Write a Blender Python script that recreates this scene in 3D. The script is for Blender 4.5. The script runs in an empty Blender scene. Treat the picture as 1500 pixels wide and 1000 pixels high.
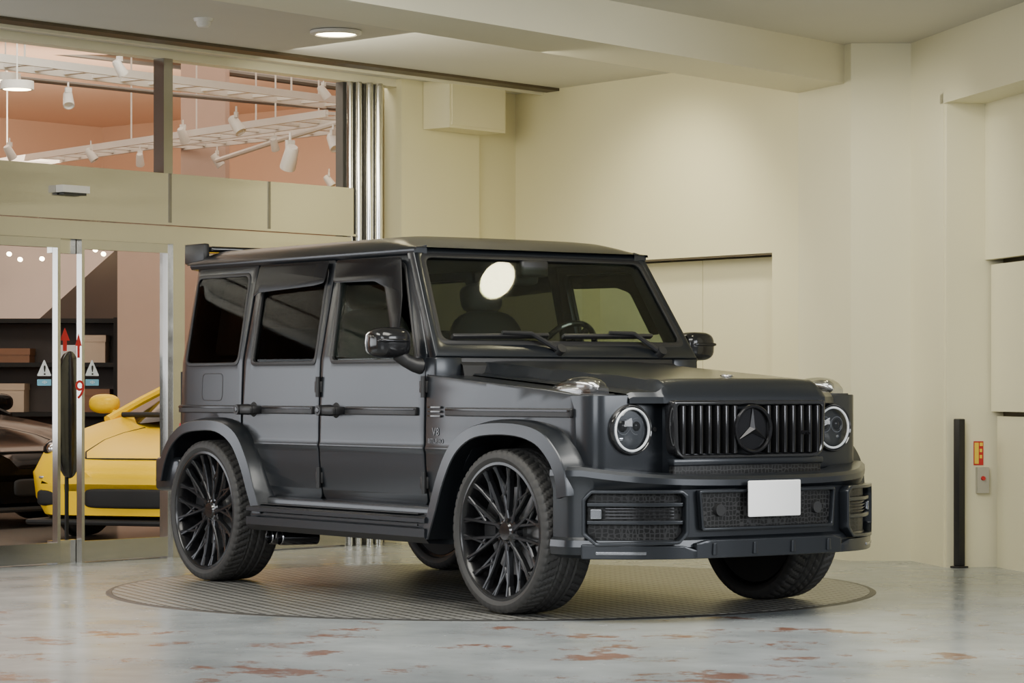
import bpy, bmesh, math, random
from mathutils import Vector, Matrix
random.seed(4)
S = bpy.context.scene; COL = S.collection
PI = math.pi; R = math.radians
# ------------------------------------------------------------------ camera model
F = 4000.0; YH = 570.0
VX, VY = -.8080, .5892
RX, RY = .5892, .8080
CP = Vector((10.786, -8.730, 1.097))
def ray(px, py):
    u = (px-750)/F; w = (YH-py)/F
    return Vector((VX+u*RX, VY+u*RY, w))
def at(px, py, d): return CP + ray(px, py)*d
def on_y(px, py, y):
    d = ray(px, py); return CP + d*((y-CP.y)/d.y)
def on_x(px, py, x):
    d = ray(px, py); return CP + d*((x-CP.x)/d.x)
def on_z(px, py, z):
    d = ray(px, py); return CP + d*((z-CP.z)/d.z)
def on_plane(px, py, p, n):
    d = ray(px, py); n = Vector(n); return CP + d*((Vector(p)-CP).dot(n)/d.dot(n))
cam = bpy.data.cameras.new('camera'); co = bpy.data.objects.new('camera', cam); COL.objects.link(co)
co.location = CP; co.rotation_euler = Vector((VX, VY, 0)).to_track_quat('-Z', 'Y').to_euler()
cam.sensor_width = 36; cam.lens = 36*F/1500; cam.shift_y = 70/1500; cam.clip_end = 200
S.camera = co

# ------------------------------------------------------------------ helpers
def Wm(o):
    m = o.matrix_basis.copy()
    return Wm(o.parent) @ o.matrix_parent_inverse @ m if o.parent else m
def setparent(o, p):
    o.parent = p; o.matrix_parent_inverse = Wm(p).inverted()
def obj(name, bm, m, parent=None, smooth=32, center=True, recalc=True):
    bmesh.ops.remove_doubles(bm, verts=bm.verts[:], dist=1e-5)
    if recalc: bmesh.ops.recalc_face_normals(bm, faces=bm.faces[:])
    me = bpy.data.meshes.new(name); bm.to_mesh(me); bm.free()
    if center and len(me.vertices):
        lo = [min(v.co[i] for v in me.vertices) for i in range(3)]
        hi = [max(v.co[i] for v in me.vertices) for i in range(3)]
        c = Vector([(a+b)/2 for a, b in zip(lo, hi)])
        me.transform(Matrix.Translation(-c))
    else: c = Vector((0, 0, 0))
    if smooth and len(me.polygons):
        me.polygons.foreach_set('use_smooth', [True]*len(me.polygons))
        me.set_sharp_from_angle(angle=R(smooth))
    me.materials.append(m)
    o = bpy.data.objects.new(name, me); COL.objects.link(o); o.location = c
    if parent: setparent(o, parent)
    return o
def tag(o, label, cat, group=None):
    o['label'] = label; o['category'] = cat
    if group: o['group'] = group
    return o
def thing(name, label, cat, loc=(0, 0, 0), group=None):
    o = bpy.data.objects.new(name, None); COL.objects.link(o); o.location = loc
    o.empty_display_size = .1
    return tag(o, label, cat, group)
def struct(name, bm, m, parent=None, smooth=30):
    o = obj(name, bm, m, parent, smooth)
    if not parent: o['kind'] = 'structure'
    return o
def copy_tree(o, parent=None):
    c = o.copy(); COL.objects.link(c)
    if parent: c.parent = parent
    for ch in list(o.children): copy_tree(ch, c)
    return c
def NB(): return bmesh.new()
def axisM(c, d, up='Y'):
    return Matrix.Translation(Vector(c)) @ Vector(d).to_track_quat('Z', up).to_matrix().to_4x4()
def lathe(bm, prof, seg=32, M=Matrix(), closed=False):
    rings = []
    for i in range(seg):
        a = 2*PI*i/seg; ca, sa = math.cos(a), math.sin(a)
        rings.append([bm.verts.new(M @ Vector((r*ca, r*sa, h))) for r, h in prof])
    n = len(prof)
    for i in range(seg):
        A = rings[i]; B = rings[(i+1) % seg]
        for j in range(n if closed else n-1):
            k = (j+1) % n
            bm.faces.new((A[j], B[j], B[k], A[k]))
def torus(bm, c, d, Rr, r, seg=40, k=10, sx=1.0):
    lathe(bm, [(Rr+r*math.cos(2*PI*i/k), r*sx*math.sin(2*PI*i/k)) for i in range(k)], seg, axisM(c, d), True)
def cyl(bm, p0, p1, r0, r1=None, seg=20):
    r1 = r0 if r1 is None else r1
    p0 = Vector(p0); p1 = Vector(p1); L = (p1-p0).length
    lathe(bm, [(0, 0), (r0, 0), (r1, L), (0, L)], seg, axisM(p0, p1-p0))
def box(bm, c, s, bev=0, M=Matrix(), seg=2):
    mm = M @ Matrix.Translation(Vector(c)) @ Matrix.Diagonal((s[0], s[1], s[2], 1))
    r = bmesh.ops.create_cube(bm, size=1, matrix=mm)
    if bev:
        es = list({e for v in r['verts'] for e in v.link_edges})
        bmesh.ops.bevel(bm, geom=es, offset=bev, segments=seg, affect='EDGES', profile=.5)
def bx(bm, x0, x1, y0, y1, z0, z1, bev=0, seg=2):
    box(bm, ((x0+x1)/2, (y0+y1)/2, (z0+z1)/2), (abs(x1-x0), abs(y1-y0), abs(z1-z0)), bev, seg=seg)
def bar(bm, p0, p1, w, h, up=(0, 0, 1), bev=0):
    p0 = Vector(p0); p1 = Vector(p1); z = (p1-p0); L = z.length; z.normalize()
    x = Vector(up).cross(z); x.normalize(); y = z.cross(x)
    M = Matrix((x, y, z)).transposed().to_4x4(); M.translation = (p0+p1)/2
    box(bm, (0, 0, 0), (w, h, L), bev, M)
def tube(bm, pts, r, seg=8):
    pts = [Vector(p) for p in pts]; rows = []
    for i, p in enumerate(pts):
        d = (pts[min(i+1, len(pts)-1)]-pts[max(i-1, 0)]).normalized()
        M = axisM(p, d); rr = r[i] if isinstance(r, (list, tuple)) else r
        rows.append([bm.verts.new(M @ Vector((rr*math.cos(2*PI*k/seg), rr*math.sin(2*PI*k/seg), 0))) for k in range(seg)])
    for a, b in zip(rows, rows[1:]):
        for k in range(seg): bm.faces.new((a[k], a[(k+1) % seg], b[(k+1) % seg], b[k]))
    bm.faces.new(rows[0]); bm.faces.new(rows[-1])
def grid(bm, rows, cu=False, caps=False):
    vs = [[bm.verts.new(Vector(p)) for p in r] for r in rows]
    n = len(vs[0])
    for a, b in zip(vs, vs[1:]):
        for k in range(n if cu else n-1):
            bm.faces.new((a[k], a[(k+1) % n], b[(k+1) % n], b[k]))
    if caps: bm.faces.new(vs[0]); bm.faces.new(vs[-1])
def sgp(v, e): return math.copysign(abs(v)**e, v)
def blob(bm, c, s, e=.6, M=Matrix(), nu=24, nv=14):
    rows = []
    for j in range(nv+1):
        t = -PI/2+PI*j/nv
        rows.append([M @ (Vector(c)+Vector((s[0]*sgp(math.cos(t), e)*sgp(math.cos(2*PI*i/nu), e),
                    s[1]*sgp(math.cos(t), e)*sgp(math.sin(2*PI*i/nu), e), s[2]*sgp(math.sin(t), e)))) for i in range(nu)])
    grid(bm, rows, cu=True)
def prism(bm, poly, z0, z1, bev=0):
    a = [bm.verts.new((p[0], p[1], z0)) for p in poly]; b = [bm.verts.new((p[0], p[1], z1)) for p in poly]
    n = len(poly); fs = [bm.faces.new(a), bm.faces.new(b)]
    for i in range(n): bm.faces.new((a[i], a[(i+1) % n], b[(i+1) % n], b[i]))
    if bev:
        es = list({e for f in fs for e in f.edges})
        bmesh.ops.bevel(bm, geom=es, offset=bev, segments=3, affect='EDGES', profile=.5)
def rounded(poly, r, n=5):
    out = []; N = len(poly)
    for i in range(N):
        p0, p1, p2 = Vector(poly[i-1]), Vector(poly[i]), Vector(poly[(i+1) % N])
        rr = r[i] if isinstance(r, (list, tuple)) else r
        if rr <= 0: out.append(tuple(p1)); continue
        a, b = p0-p1, p2-p1
        ta, tb = min(rr, .45*a.length), min(rr, .45*b.length)
        A = p1+a.normalized()*ta; B = p1+b.normalized()*tb
        for k in range(n+1):
            t = k/n; out.append(tuple(A*(1-t)**2+p1*2*t*(1-t)+B*t*t))
    return out
def curve_bm(cu):
    o = bpy.data.objects.new('tmp', cu); me = None
    COL.objects.link(o)
    try: me = bpy.data.meshes.new_from_object(o)
    except Exception: me = None
    if me is None or len(me.vertices) == 0:
        dg = bpy.context.evaluated_depsgraph_get(); dg.update()
        me = bpy.data.meshes.new_from_object(o.evaluated_get(dg))
    bm = bmesh.new(); bm.from_mesh(me)
    bpy.data.objects.remove(o); bpy.data.curves.remove(cu); bpy.data.meshes.remove(me)
    bmesh.ops.remove_doubles(bm, verts=bm.verts[:], dist=1e-5)
    return bm
def plate(outer, holes=(), t=.04, bev=0.0):
    cu = bpy.data.curves.new('c', 'CURVE'); cu.dimensions = '2D'; cu.fill_mode = 'BOTH'
    cu.extrude = max(t/2-bev, 0.0001); cu.bevel_depth = bev; cu.bevel_resolution = 1; cu.offset = -bev
    for lp in [outer]+list(holes):
        sp = cu.splines.new('POLY'); sp.points.add(len(lp)-1)
        for p, q in zip(sp.points, lp): p.co = (q[0], q[1], 0, 1)
        sp.use_cyclic_u = True
    return curve_bm(cu)
def text_bm(body, size, t=.002):
    cu = bpy.data.curves.new('t', 'FONT'); cu.body = body; cu.size = size; cu.extrude = t
    cu.align_x = 'CENTER'; cu.align_y = 'CENTER'
    return curve_bm(cu)
def bend(bm, fn, ca=(), cb=()):
    for a in ca: bmesh.ops.bisect_plane(bm, geom=bm.verts[:]+bm.edges[:]+bm.faces[:], plane_co=(a, 0, 0), plane_no=(1, 0, 0))
    for b in cb: bmesh.ops.bisect_plane(bm, geom=bm.verts[:]+bm.edges[:]+bm.faces[:], plane_co=(0, b, 0), plane_no=(0, 1, 0))
    for v in bm.verts: v.co = fn(v.co.x, v.co.y, v.co.z)
    return bm
def merge(bm, other):
    me = bpy.data.meshes.new('m'); other.to_mesh(me); other.free(); bm.from_mesh(me); bpy.data.meshes.remove(me)

# ------------------------------------------------------------------ materials
def mat(name, col, rough=.5, metal=0., noise=0., scale=6., bump=0., bscale=60., coat=0., crough=.08, emit=0., ecol=None, spec=.5, rvar=0.):
    m = bpy.data.materials.new(name); m.use_nodes = True; nt = m.node_tree; b = nt.nodes['Principled BSDF']
    c = (*col, 1); b.inputs['Base Color'].default_value = c
    b.inputs['Roughness'].default_value = rough; b.inputs['Metallic'].default_value = metal
    b.inputs['Specular IOR Level'].default_value = spec
    b.inputs['Coat Weight'].default_value = coat; b.inputs['Coat Roughness'].default_value = crough
    if emit:
        b.inputs['Emission Color'].default_value = (*(ecol or col), 1); b.inputs['Emission Strength'].default_value = emit
    tc = nt.nodes.new('ShaderNodeTexCoord')
    if noise or rvar:
        n = nt.nodes.new('ShaderNodeTexNoise'); n.inputs['Scale'].default_value = scale; n.inputs['Detail'].default_value = 5
        nt.links.new(tc.outputs['Object'], n.inputs['Vector'])
        if noise:
            mx = nt.nodes.new('ShaderNodeMix'); mx.data_type = 'RGBA'
            mx.inputs[6].default_value = tuple(x*(1-noise) for x in col)+(1,)
            mx.inputs[7].default_value = tuple(min(1, x*(1+noise)) for x in col)+(1,)
            nt.links.new(n.outputs['Fac'], mx.inputs[0]); nt.links.new(mx.outputs[2], b.inputs['Base Color'])
        if rvar:
            mr = nt.nodes.new('ShaderNodeMapRange'); mr.inputs[3].default_value = rough-rvar; mr.inputs[4].default_value = rough+rvar
            nt.links.new(n.outputs['Fac'], mr.inputs[0]); nt.links.new(mr.outputs[0], b.inputs['Roughness'])
    if bump:
        n2 = nt.nodes.new('ShaderNodeTexNoise'); n2.inputs['Scale'].default_value = bscale
        nt.links.new(tc.outputs['Object'], n2.inputs['Vector'])
        bp = nt.nodes.new('ShaderNodeBump'); bp.inputs['Strength'].default_value = bump; bp.inputs['Distance'].default_value = .01
        nt.links.new(n2.outputs['Fac'], bp.inputs['Height']); nt.links.new(bp.outputs[0], b.inputs['Normal'])
    return m
def glass(name, tint, rough=.02, f0=.035, gl=1.0):
    """thin pane: see-through, with a Schlick-like sheen that is the same from both faces"""
    m = bpy.data.materials.new(name); m.use_nodes = True; nt = m.node_tree; nt.nodes.clear()
    out = nt.nodes.new('ShaderNodeOutputMaterial'); mx = nt.nodes.new('ShaderNodeMixShader')
    tr = nt.nodes.new('ShaderNodeBsdfTransparent'); tr.inputs[0].default_value = (*tint, 1)
    g = nt.nodes.new('ShaderNodeBsdfGlossy'); g.inputs['Roughness'].default_value = rough; g.inputs[0].default_value = (gl, gl, gl, 1)
    lw = nt.nodes.new('ShaderNodeLayerWeight'); lw.inputs[0].default_value = .5
    pw = nt.nodes.new('ShaderNodeMath'); pw.operation = 'POWER'; pw.inputs[1].default_value = 5
    ma = nt.nodes.new('ShaderNodeMath'); ma.operation = 'MULTIPLY_ADD'; ma.inputs[1].default_value = .9; ma.inputs[2].default_value = f0
    nt.links.new(lw.outputs['Facing'], pw.inputs[0]); nt.links.new(pw.outputs[0], ma.inputs[0])
    nt.links.new(ma.outputs[0], mx.inputs[0]); nt.links.new(tr.outputs[0], mx.inputs[1]); nt.links.new(g.outputs[0], mx.inputs[2])
    nt.links.new(mx.outputs[0], out.inputs[0]); return m
M = {}
M['paint'] = mat('satin_black_paint', (.016, .019, .024), .35, .55, rvar=.02, scale=3, spec=.5, coat=.5, crough=.20)
M['gloss'] = mat('gloss_black', (.012, .012, .013), .1, 0, coat=.6)
M['mirrorcap'] = mat('gloss_mirror_cap', (.010, .010, .011), .14, 0, rvar=.03, spec=.5)
M['lip'] = mat('black_rim_lip', (.010, .010, .011), .22, 0, rvar=.03, spec=.45)
M['plastic'] = mat('black_plastic', (.014, .014, .015), .42, 0, bump=.1, bscale=300)
M['wiper'] = mat('wiper_black', (.022, .022, .023), .35, 0, rvar=.05)
M['dark'] = mat('dark_underbody', (.008, .008, .008), .7, 0, noise=.3)
M['rubber'] = mat('tire_rubber', (.034, .033, .032), .6, 0, noise=.25, scale=12)
M['rim'] = mat('satin_black_wheel', (.026, .027, .030), .25, .6, rvar=.03)
M['slat'] = mat('black_chrome_slat', (.045, .045, .048), .18, .8, rvar=.03)
M['disc'] = mat('brake_steel', (.22, .22, .22), .32, .9, noise=.15)
M['chrome'] = mat('dark_chrome', (.25, .25, .26), .12, 1, rvar=.03)
M['star'] = mat('dark_star_chrome', (.03, .03, .033), .22, .8, rvar=.03)
M['star2'] = mat('smoked_star', (.05, .05, .053), .40, .9, rvar=.03)
M['silver'] = mat('silver_metal', (.6, .6, .6), .2, 1, rvar=.05)
M['seat'] = mat('dark_leather', (.06, .057, .054), .5, 0, noise=.2)
M['liner'] = mat('grey_headliner', (.22, .21, .20), .8, 0, noise=.05)
M['glass'] = glass('windscreen_glass', (.76, .80, .75), f0=.045)
M['sideglass'] = glass('side_window_glass', (.62, .66, .63), f0=.022, gl=.7)
M['tint'] = glass('dark_tinted_glass', (.30, .315, .325), .05, f0=.012, gl=.45)
M['visor'] = mat('smoked_visor', (.008, .008, .009), .25, 0, noise=.1, spec=.15)
M['lens'] = glass('clear_lens', (.93, .94, .95), .03)
M['indic'] = glass('indicator_clear_plastic', (.86, .86, .85), .12, .16)
M['white'] = mat('white_plate', (.95, .95, .95), .4, 0, noise=.01)
M['drl'] = mat('white_light_ring', (.8, .82, .83), .25, 0, emit=.06, noise=.02)
M['reflector'] = mat('lamp_reflector', (.34, .35, .37), .15, .9, noise=.2)
M['text'] = mat('black_lettering', (.003, .003, .003), .3)
M['badge'] = mat('grey_lettering', (.14, .14, .145), .3, .7, rvar=.03)
def hexmesh():
    m = bpy.data.materials.new('black_honeycomb'); m.use_nodes = True; nt = m.node_tree; b = nt.nodes['Principled BSDF']
    tc = nt.nodes.new('ShaderNodeTexCoord'); v = nt.nodes.new('ShaderNodeTexVoronoi'); v.feature = 'DISTANCE_TO_EDGE'
    v.inputs['Scale'].default_value = 46; v.inputs['Randomness'].default_value = .4
    nt.links.new(tc.outputs['Object'], v.inputs['Vector'])
    r = nt.nodes.new('ShaderNodeValToRGB'); r.color_ramp.elements[0].position = .08; r.color_ramp.elements[1].position = .13
    r.color_ramp.elements[0].color = (.028, .028, .029, 1); r.color_ramp.elements[1].color = (.002, .002, .002, 1)
    nt.links.new(v.outputs['Distance'], r.inputs[0]); nt.links.new(r.outputs[0], b.inputs['Base Color'])
    b.inputs['Roughness'].default_value = .45; b.inputs['Specular IOR Level'].default_value = .3; return m
M['mesh'] = hexmesh()
M['wall'] = mat('cream_painted_wall', (.77, .71, .455), .5, 0, noise=.04, scale=1.3, bump=.03, bscale=90)
M['wall2'] = mat('cream_door_paint', (.74, .68, .445), .45, 0, noise=.04, scale=1.1)
M['wallr'] = mat('pale_cream_wall', (.79, .745, .53), .5, 0, noise=.04, scale=1.3, bump=.03, bscale=90)
M['seam'] = mat('shadow_brown_gap', (.16, .125, .075), .6, 0, noise=.1)
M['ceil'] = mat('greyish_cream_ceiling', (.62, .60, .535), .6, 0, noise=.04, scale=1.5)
M['beam'] = mat('cream_beam', (.76, .715, .54), .55, 0, noise=.04, scale=1.5)
M['slot'] = mat('brown_steel_slot', (.10, .075, .045), .5, .3, noise=.3, scale=3)
M['mirror'] = mat('polished_steel', (.66, .65, .61), .10, .95, noise=.05)
M['stile'] = mat('grey_steel_stile', (.46, .45, .42), .16, .95, noise=.06)
def steel_frame():
    m = mat('stainless_transom', (.50, .485, .44), .16, .95); nt = m.node_tree; b = nt.nodes['Principled BSDF']
    g = nt.nodes.new('ShaderNodeNewGeometry'); mp = nt.nodes.new('ShaderNodeMapping'); mp.inputs['Scale'].default_value = (.7, .7, 4)
    nt.links.new(g.outputs['Position'], mp.inputs[0]); n = nt.nodes.new('ShaderNodeTexNoise'); n.inputs['Scale'].default_value = 1.2; n.inputs['Detail'].default_value = 1
    nt.links.new(mp.outputs[0], n.inputs['Vector']); bp = nt.nodes.new('ShaderNodeBump'); bp.inputs['Strength'].default_value = .14; bp.inputs['Distance'].default_value = .05
    nt.links.new(n.outputs['Fac'], bp.inputs['Height']); nt.links.new(bp.outputs[0], b.inputs['Normal']); return m
M['frame'] = steel_frame()
M['darkpost'] = mat('dark_steel_post', (.20, .19, .17), .35, .7, noise=.1)
M['mullion'] = mat('grey_steel_mullion', (.36, .35, .32), .22, .9, noise=.08)
M['rimring'] = mat('dark_floor_ring', (.05, .049, .047), .45, .3, noise=.2)
M['pink'] = mat('peach_wall', (.76, .53, .38), .7, 0, noise=.06, scale=.5)
M['brown'] = mat('brown_partition', (.075, .055, .045), .6, 0, noise=.5, scale=.8)
M['plaster'] = mat('pale_pink_plaster', (.55, .40, .32), .6, 0, noise=.05)
M['sfloor'] = mat('showroom_tile', (.18, .155, .13), .2, 0, noise=.1)
M['whitep'] = mat('white_painted_metal', (.72, .69, .63), .4, 0, noise=.04)
M['lamp'] = mat('lamp_diffuser', (1, .9, .62), .5, 0, emit=22, ecol=(1, .85, .5))
M['lampc'] = mat('lamp_diffuser_cool', (1, .95, .75), .5, 0, emit=50, ecol=(1, .90, .55))
M['yellow'] = mat('yellow_paint', (.95, .60, .0), .3, 0, noise=.02, spec=.2)
M['blackcar'] = mat('black_car_paint', (.004, .004, .004), .15, 0, noise=.1, spec=.05, coat=.12)
M['cglass'] = mat('dark_car_glass', (.010, .011, .012), .08, 0, noise=.1, spec=.15)
M['red'] = mat('red_sticker', (.55, .02, .02), .5, noise=.05)
M['blue'] = mat('light_blue_sticker', (.22, .55, .75), .5, noise=.05)
M['wsticker'] = mat('white_sticker', (.85, .88, .9), .5, noise=.02)
M['yellowsign'] = mat('yellow_sign', (.85, .60, .05), .5, noise=.05)
M['grey'] = mat('grey_box', (.42, .40, .33), .5, noise=.05)
M['wood'] = mat('warm_shelf_wood', (.24, .11, .05), .5, noise=.25)
M['card'] = mat('pale_box', (.60, .48, .36), .6, noise=.1)

def floor_mat():
    m = bpy.data.materials.new('worn_painted_concrete'); m.use_nodes = True; nt = m.node_tree; b = nt.nodes['Principled BSDF']
    L = nt.links.new; N = nt.nodes.new
    g = N('ShaderNodeNewGeometry')
    n1 = N('ShaderNodeTexNoise'); n1.inputs['Scale'].default_value = 1.1; n1.inputs['Detail'].default_value = 9; n1.inputs['Roughness'].default_value = .6; L(g.outputs['Position'], n1.inputs['Vector'])
    st = N('ShaderNodeMapRange'); st.inputs[1].default_value = .3; st.inputs[2].default_value = .7; L(n1.outputs['Fac'], st.inputs[0])
    mx = N('ShaderNodeMix'); mx.data_type = 'RGBA'; mx.inputs[6].default_value = (.20, .22, .23, 1); mx.inputs[7].default_value = (.37, .398, .405, 1)
    L(st.outputs[0], mx.inputs[0])
    # worn patches: where paint came off, denser in front of the turntable
    n2 = N('ShaderNodeTexNoise'); n2.inputs['Scale'].default_value = 2.0; n2.inputs['Detail'].default_value = 14; n2.inputs['Roughness'].default_value = .74
    L(g.outputs['Position'], n2.inputs['Vector'])
    dot = N('ShaderNodeVectorMath'); dot.operation = 'DOT_PRODUCT'; dot.inputs[1].default_value = (VX, VY, 0); L(g.outputs['Position'], dot.inputs[0])
    base = CP.x*VX+CP.y*VY
    mr = N('ShaderNodeMapRange'); mr.inputs[1].default_value = base+16.5; mr.inputs[2].default_value = base+12.2
    mr.inputs[3].default_value = -.10; mr.inputs[4].default_value = .076; L(dot.outputs['Value'], mr.inputs[0])
    add = N('ShaderNodeMath'); add.operation = 'ADD'; L(n2.outputs['Fac'], add.inputs[0]); L(mr.outputs[0], add.inputs[1])
    rp = N('ShaderNodeValToRGB'); rp.color_ramp.elements[0].position = .625; rp.color_ramp.elements[1].position = .67; L(add.outputs[0], rp.inputs[0])
    mx2 = N('ShaderNodeMix'); mx2.data_type = 'RGBA'; mx2.inputs[7].default_value = (.205, .108, .080, 1)
    L(mx.outputs[2], mx2.inputs[6]); L(rp.outputs[0], mx2.inputs[0]); L(mx2.outputs[2], b.inputs['Base Color'])
    n3 = N('ShaderNodeTexNoise'); n3.inputs['Scale'].default_value = 3; n3.inputs['Detail'].default_value = 6; L(g.outputs['Position'], n3.inputs['Vector'])
    m3 = N('ShaderNodeMapRange'); m3.inputs[3].default_value = .10; m3.inputs[4].default_value = .36; L(n3.outputs['Fac'], m3.inputs[0]); L(m3.outputs[0], b.inputs['Roughness'])
    bp = N('ShaderNodeBump'); bp.inputs['Strength'].default_value = .06; bp.inputs['Distance'].default_value = .02; L(n3.outputs['Fac'], bp.inputs['Height']); L(bp.outputs[0], b.inputs['Normal'])
    return m
M['floor'] = floor_mat()
def tread_plate():
    m = bpy.data.materials.new('steel_tread_plate'); m.use_nodes = True; nt = m.node_tree; b = nt.nodes['Principled BSDF']
    L = nt.links.new; N = nt.nodes.new
    g = N('ShaderNodeNewGeometry'); mp = N('ShaderNodeMapping'); mp.inputs['Rotation'].default_value = (0, 0, .2); L(g.outputs['Position'], mp.inputs[0])
    sp = N('ShaderNodeSeparateXYZ'); L(mp.outputs[0], sp.inputs[0])
    outs = []
    for ax in ('X', 'Y'):
        mu = N('ShaderNodeMath'); mu.operation = 'MULTIPLY'; mu.inputs[1].default_value = 2*PI/.135; L(sp.outputs[ax], mu.inputs[0])
        sn = N('ShaderNodeMath'); sn.operation = 'SINE'; L(mu.outputs[0], sn.inputs[0]); outs.append(sn)
    pr = N('ShaderNodeMath'); pr.operation = 'MULTIPLY'; L(outs[0].outputs[0], pr.inputs[0]); L(outs[1].outputs[0], pr.inputs[1])
    ab = N('ShaderNodeMath'); ab.operation = 'ABSOLUTE'; L(pr.outputs[0], ab.inputs[0])
    rp = N('ShaderNodeValToRGB'); rp.color_ramp.elements[0].position = .32; rp.color_ramp.elements[1].position = .5
    rp.color_ramp.elements[0].color = (.10, .098, .09, 1); rp.color_ramp.elements[1].color = (.38, .375, .355, 1)
    n = N('ShaderNodeTexNoise'); n.inputs['Scale'].default_value = 1.6; n.inputs['Detail'].default_value = 7; L(g.outputs['Position'], n.inputs['Vector'])
    mr = N('ShaderNodeMapRange'); mr.inputs[3].default_value = .6; mr.inputs[4].default_value = 1.2; L(n.outputs['Fac'], mr.inputs[0])
    vm = N('ShaderNodeVectorMath'); vm.operation = 'SCALE'; L(rp.outputs[0], vm.inputs[0]); L(mr.outputs[0], vm.inputs['Scale'])
    L(ab.outputs[0], rp.inputs[0]); L(vm.outputs[0], b.inputs['Base Color'])
    b.inputs['Metallic'].default_value = .3; b.inputs['Roughness'].default_value = .34
    bp = N('ShaderNodeBump'); bp.inputs['Strength'].default_value = .7; bp.inputs['Distance'].default_value = .008; L(ab.outputs[0], bp.inputs['Height']); L(bp.outputs[0], b.inputs['Normal'])
    return m
M['tread'] = tread_plate()

# ------------------------------------------------------------------ ROOM
A0 = Vector((-4.717, -1.345, 0)); DS = Vector((-.227, .974, 0)); NS = Vector((.974, .227, 0))
H = 3.32; FZ = -.006
def sf(s, z, n=0): return A0 + DS*s + NS*n + Vector((0, 0, z))
def sz(px, py, n=0):
    p = on_plane(px, py, A0+NS*n, NS); return (p-A0).dot(DS), p.z
def sx(px, n=0): return sz(px, 570, n)[0]
def fbox(bm, s0, s1, z0, z1, n0, n1):
    vs = [bm.verts.new(sf(s, z, n)) for s in (s0, s1) for z in (z0, z1) for n in (n0, n1)]
    for f in ((0, 1, 3, 2), (4, 6, 7, 5), (0, 4, 5, 1), (2, 3, 7, 6), (0, 2, 6, 4), (1, 5, 7, 3)): bm.faces.new([vs[i] for i in f])
def wbox(bm, p0, p1, th, z0, z1):
    """wall from plan point p0 to p1, thickness th to the left of the direction"""
    p0 = Vector((p0[0], p0[1], 0)); p1 = Vector((p1[0], p1[1], 0)); d = (p1-p0).normalized(); n = Vector((-d.y, d.x, 0))*th
    prism(bm, [(q.x, q.y) for q in (p0, p1, p1+n, p0+n)], z0, z1)
C = A0+DS*4.89
D = Vector((-2.794, 3.534, 0)); E = Vector((-2.109, 3.369, 0)); Fp = Vector((-1.882, 3.681, 0))
DR = Vector((.908, -.419, 0)).normalized(); NR = Vector((.419, .908, 0)).normalized()
G = Fp+DR*.623
bm = NB(); bx(bm, -22, 16, -14, 16, FZ-.1, FZ); struct('floor', bm, M['floor'])
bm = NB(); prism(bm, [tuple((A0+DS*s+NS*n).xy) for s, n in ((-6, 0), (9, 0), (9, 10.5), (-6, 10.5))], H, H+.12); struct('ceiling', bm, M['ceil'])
bm = NB(); fbox(bm, sx(585), 5.1, FZ, H, -.15, 0); fbox(bm, sx(553)-.05, sx(590)+.1, FZ, H, -.3, -.2)
fbox(bm, sx(588, .05), sx(702, .05), FZ, H, 0, .05); struct('wall_back', bm, M['wall'])
wd = (D-C).normalized(); wn = Vector((wd.y, -wd.x, 0))
p1 = on_plane(1131, 370, C, wn); w1 = (p1-C).dot(wd); p0 = on_plane(945, 383, C, wn); w0 = (p0-C).dot(wd); wL = (D-C).length+.3
bm = NB(); wbox(bm, C, C+wd*wL, .3, p1.z, H); wbox(bm, C, C+wd*(w0-.7), .3, FZ, p1.z); wbox(bm, C+wd*w1, C+wd*wL, .3, FZ, p1.z)
struct('wall_side', bm, M['wall'])
bm = NB(); wm = w0+.42; wbox(bm, C+wd*(w0-.7)-wn*.17, C+wd*(wm-.002)-wn*.17, .05, FZ, p1.z-.016); wbox(bm, C+wd*(wm+.002)-wn*.17, C+wd*(w1-.012)-wn*.17, .05, FZ, p1.z-.016)
d1 = struct('door_2', bm, M['wall2'])
bm = NB(); wbox(bm, C+wd*(w0-.7)-wn*.012, C+wd*w1-wn*.012, .012, p1.z-.012, p1.z); wbox(bm, C+wd*(w1-.007)-wn*.012, C+wd*w1-wn*.012, .012, FZ, p1.z-.012); struct('edge_shadow_line', bm, M['seam'], d1)  # dark strips standing in for the shadow line at the recess edges
bm = NB(); wbox(bm, C+wd*(w0-.7)-wn*.23, C+wd*w1-wn*.23, .02, FZ, p1.z); struct('dark_gap', bm, M['seam'], d1)
bm = NB(); prism(bm, [tuple(D.xy), tuple(E.xy), tuple(Fp.xy), (-1.95, 4.3), (-2.8, 4.3)], FZ, H); struct('wall_corner', bm, M['wallr'])
bm = NB(); wbox(bm, Fp, G, .28, FZ, H); wbox(bm, G, G+DR*3.2, .28, 2.87, H)
wbox(bm, G-DR*.0, G+DR*.03, .48, FZ, 2.87); wbox(bm, G+DR*2.5, G+DR*3.2, .48, FZ, 2.87); struct('wall_right', bm, M['wallr'])
bm = NB(); wbox(bm, G-DR*.06-NR*.012, G-NR*.012, .012, FZ, 2.93); wbox(bm, G-DR*.06-NR*.012, G+DR*2.6-NR*.012, .012, 2.87, 2.93); struct('trim_1', bm, M['wallr'])
g0 = G+NR*.25+DR*.03
bm = NB()
for k, (z0, z1, o, n) in enumerate(((FZ, .93, .05, .06), (.96, 1.87, .025, .03), (1.90, 2.87, 0, 0))):
    wbox(bm, g0+DR*o+NR*n, g0+DR*2.5+NR*n, .05, z0, z1)
d2 = struct('door_1', bm, M['wallr'])
bm = NB(); wbox(bm, g0-DR*.02+NR*.12, g0+DR*2.5+NR*.12, .04, FZ, 2.9); struct('dark_gap', bm, M['slot'], d2)
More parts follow.
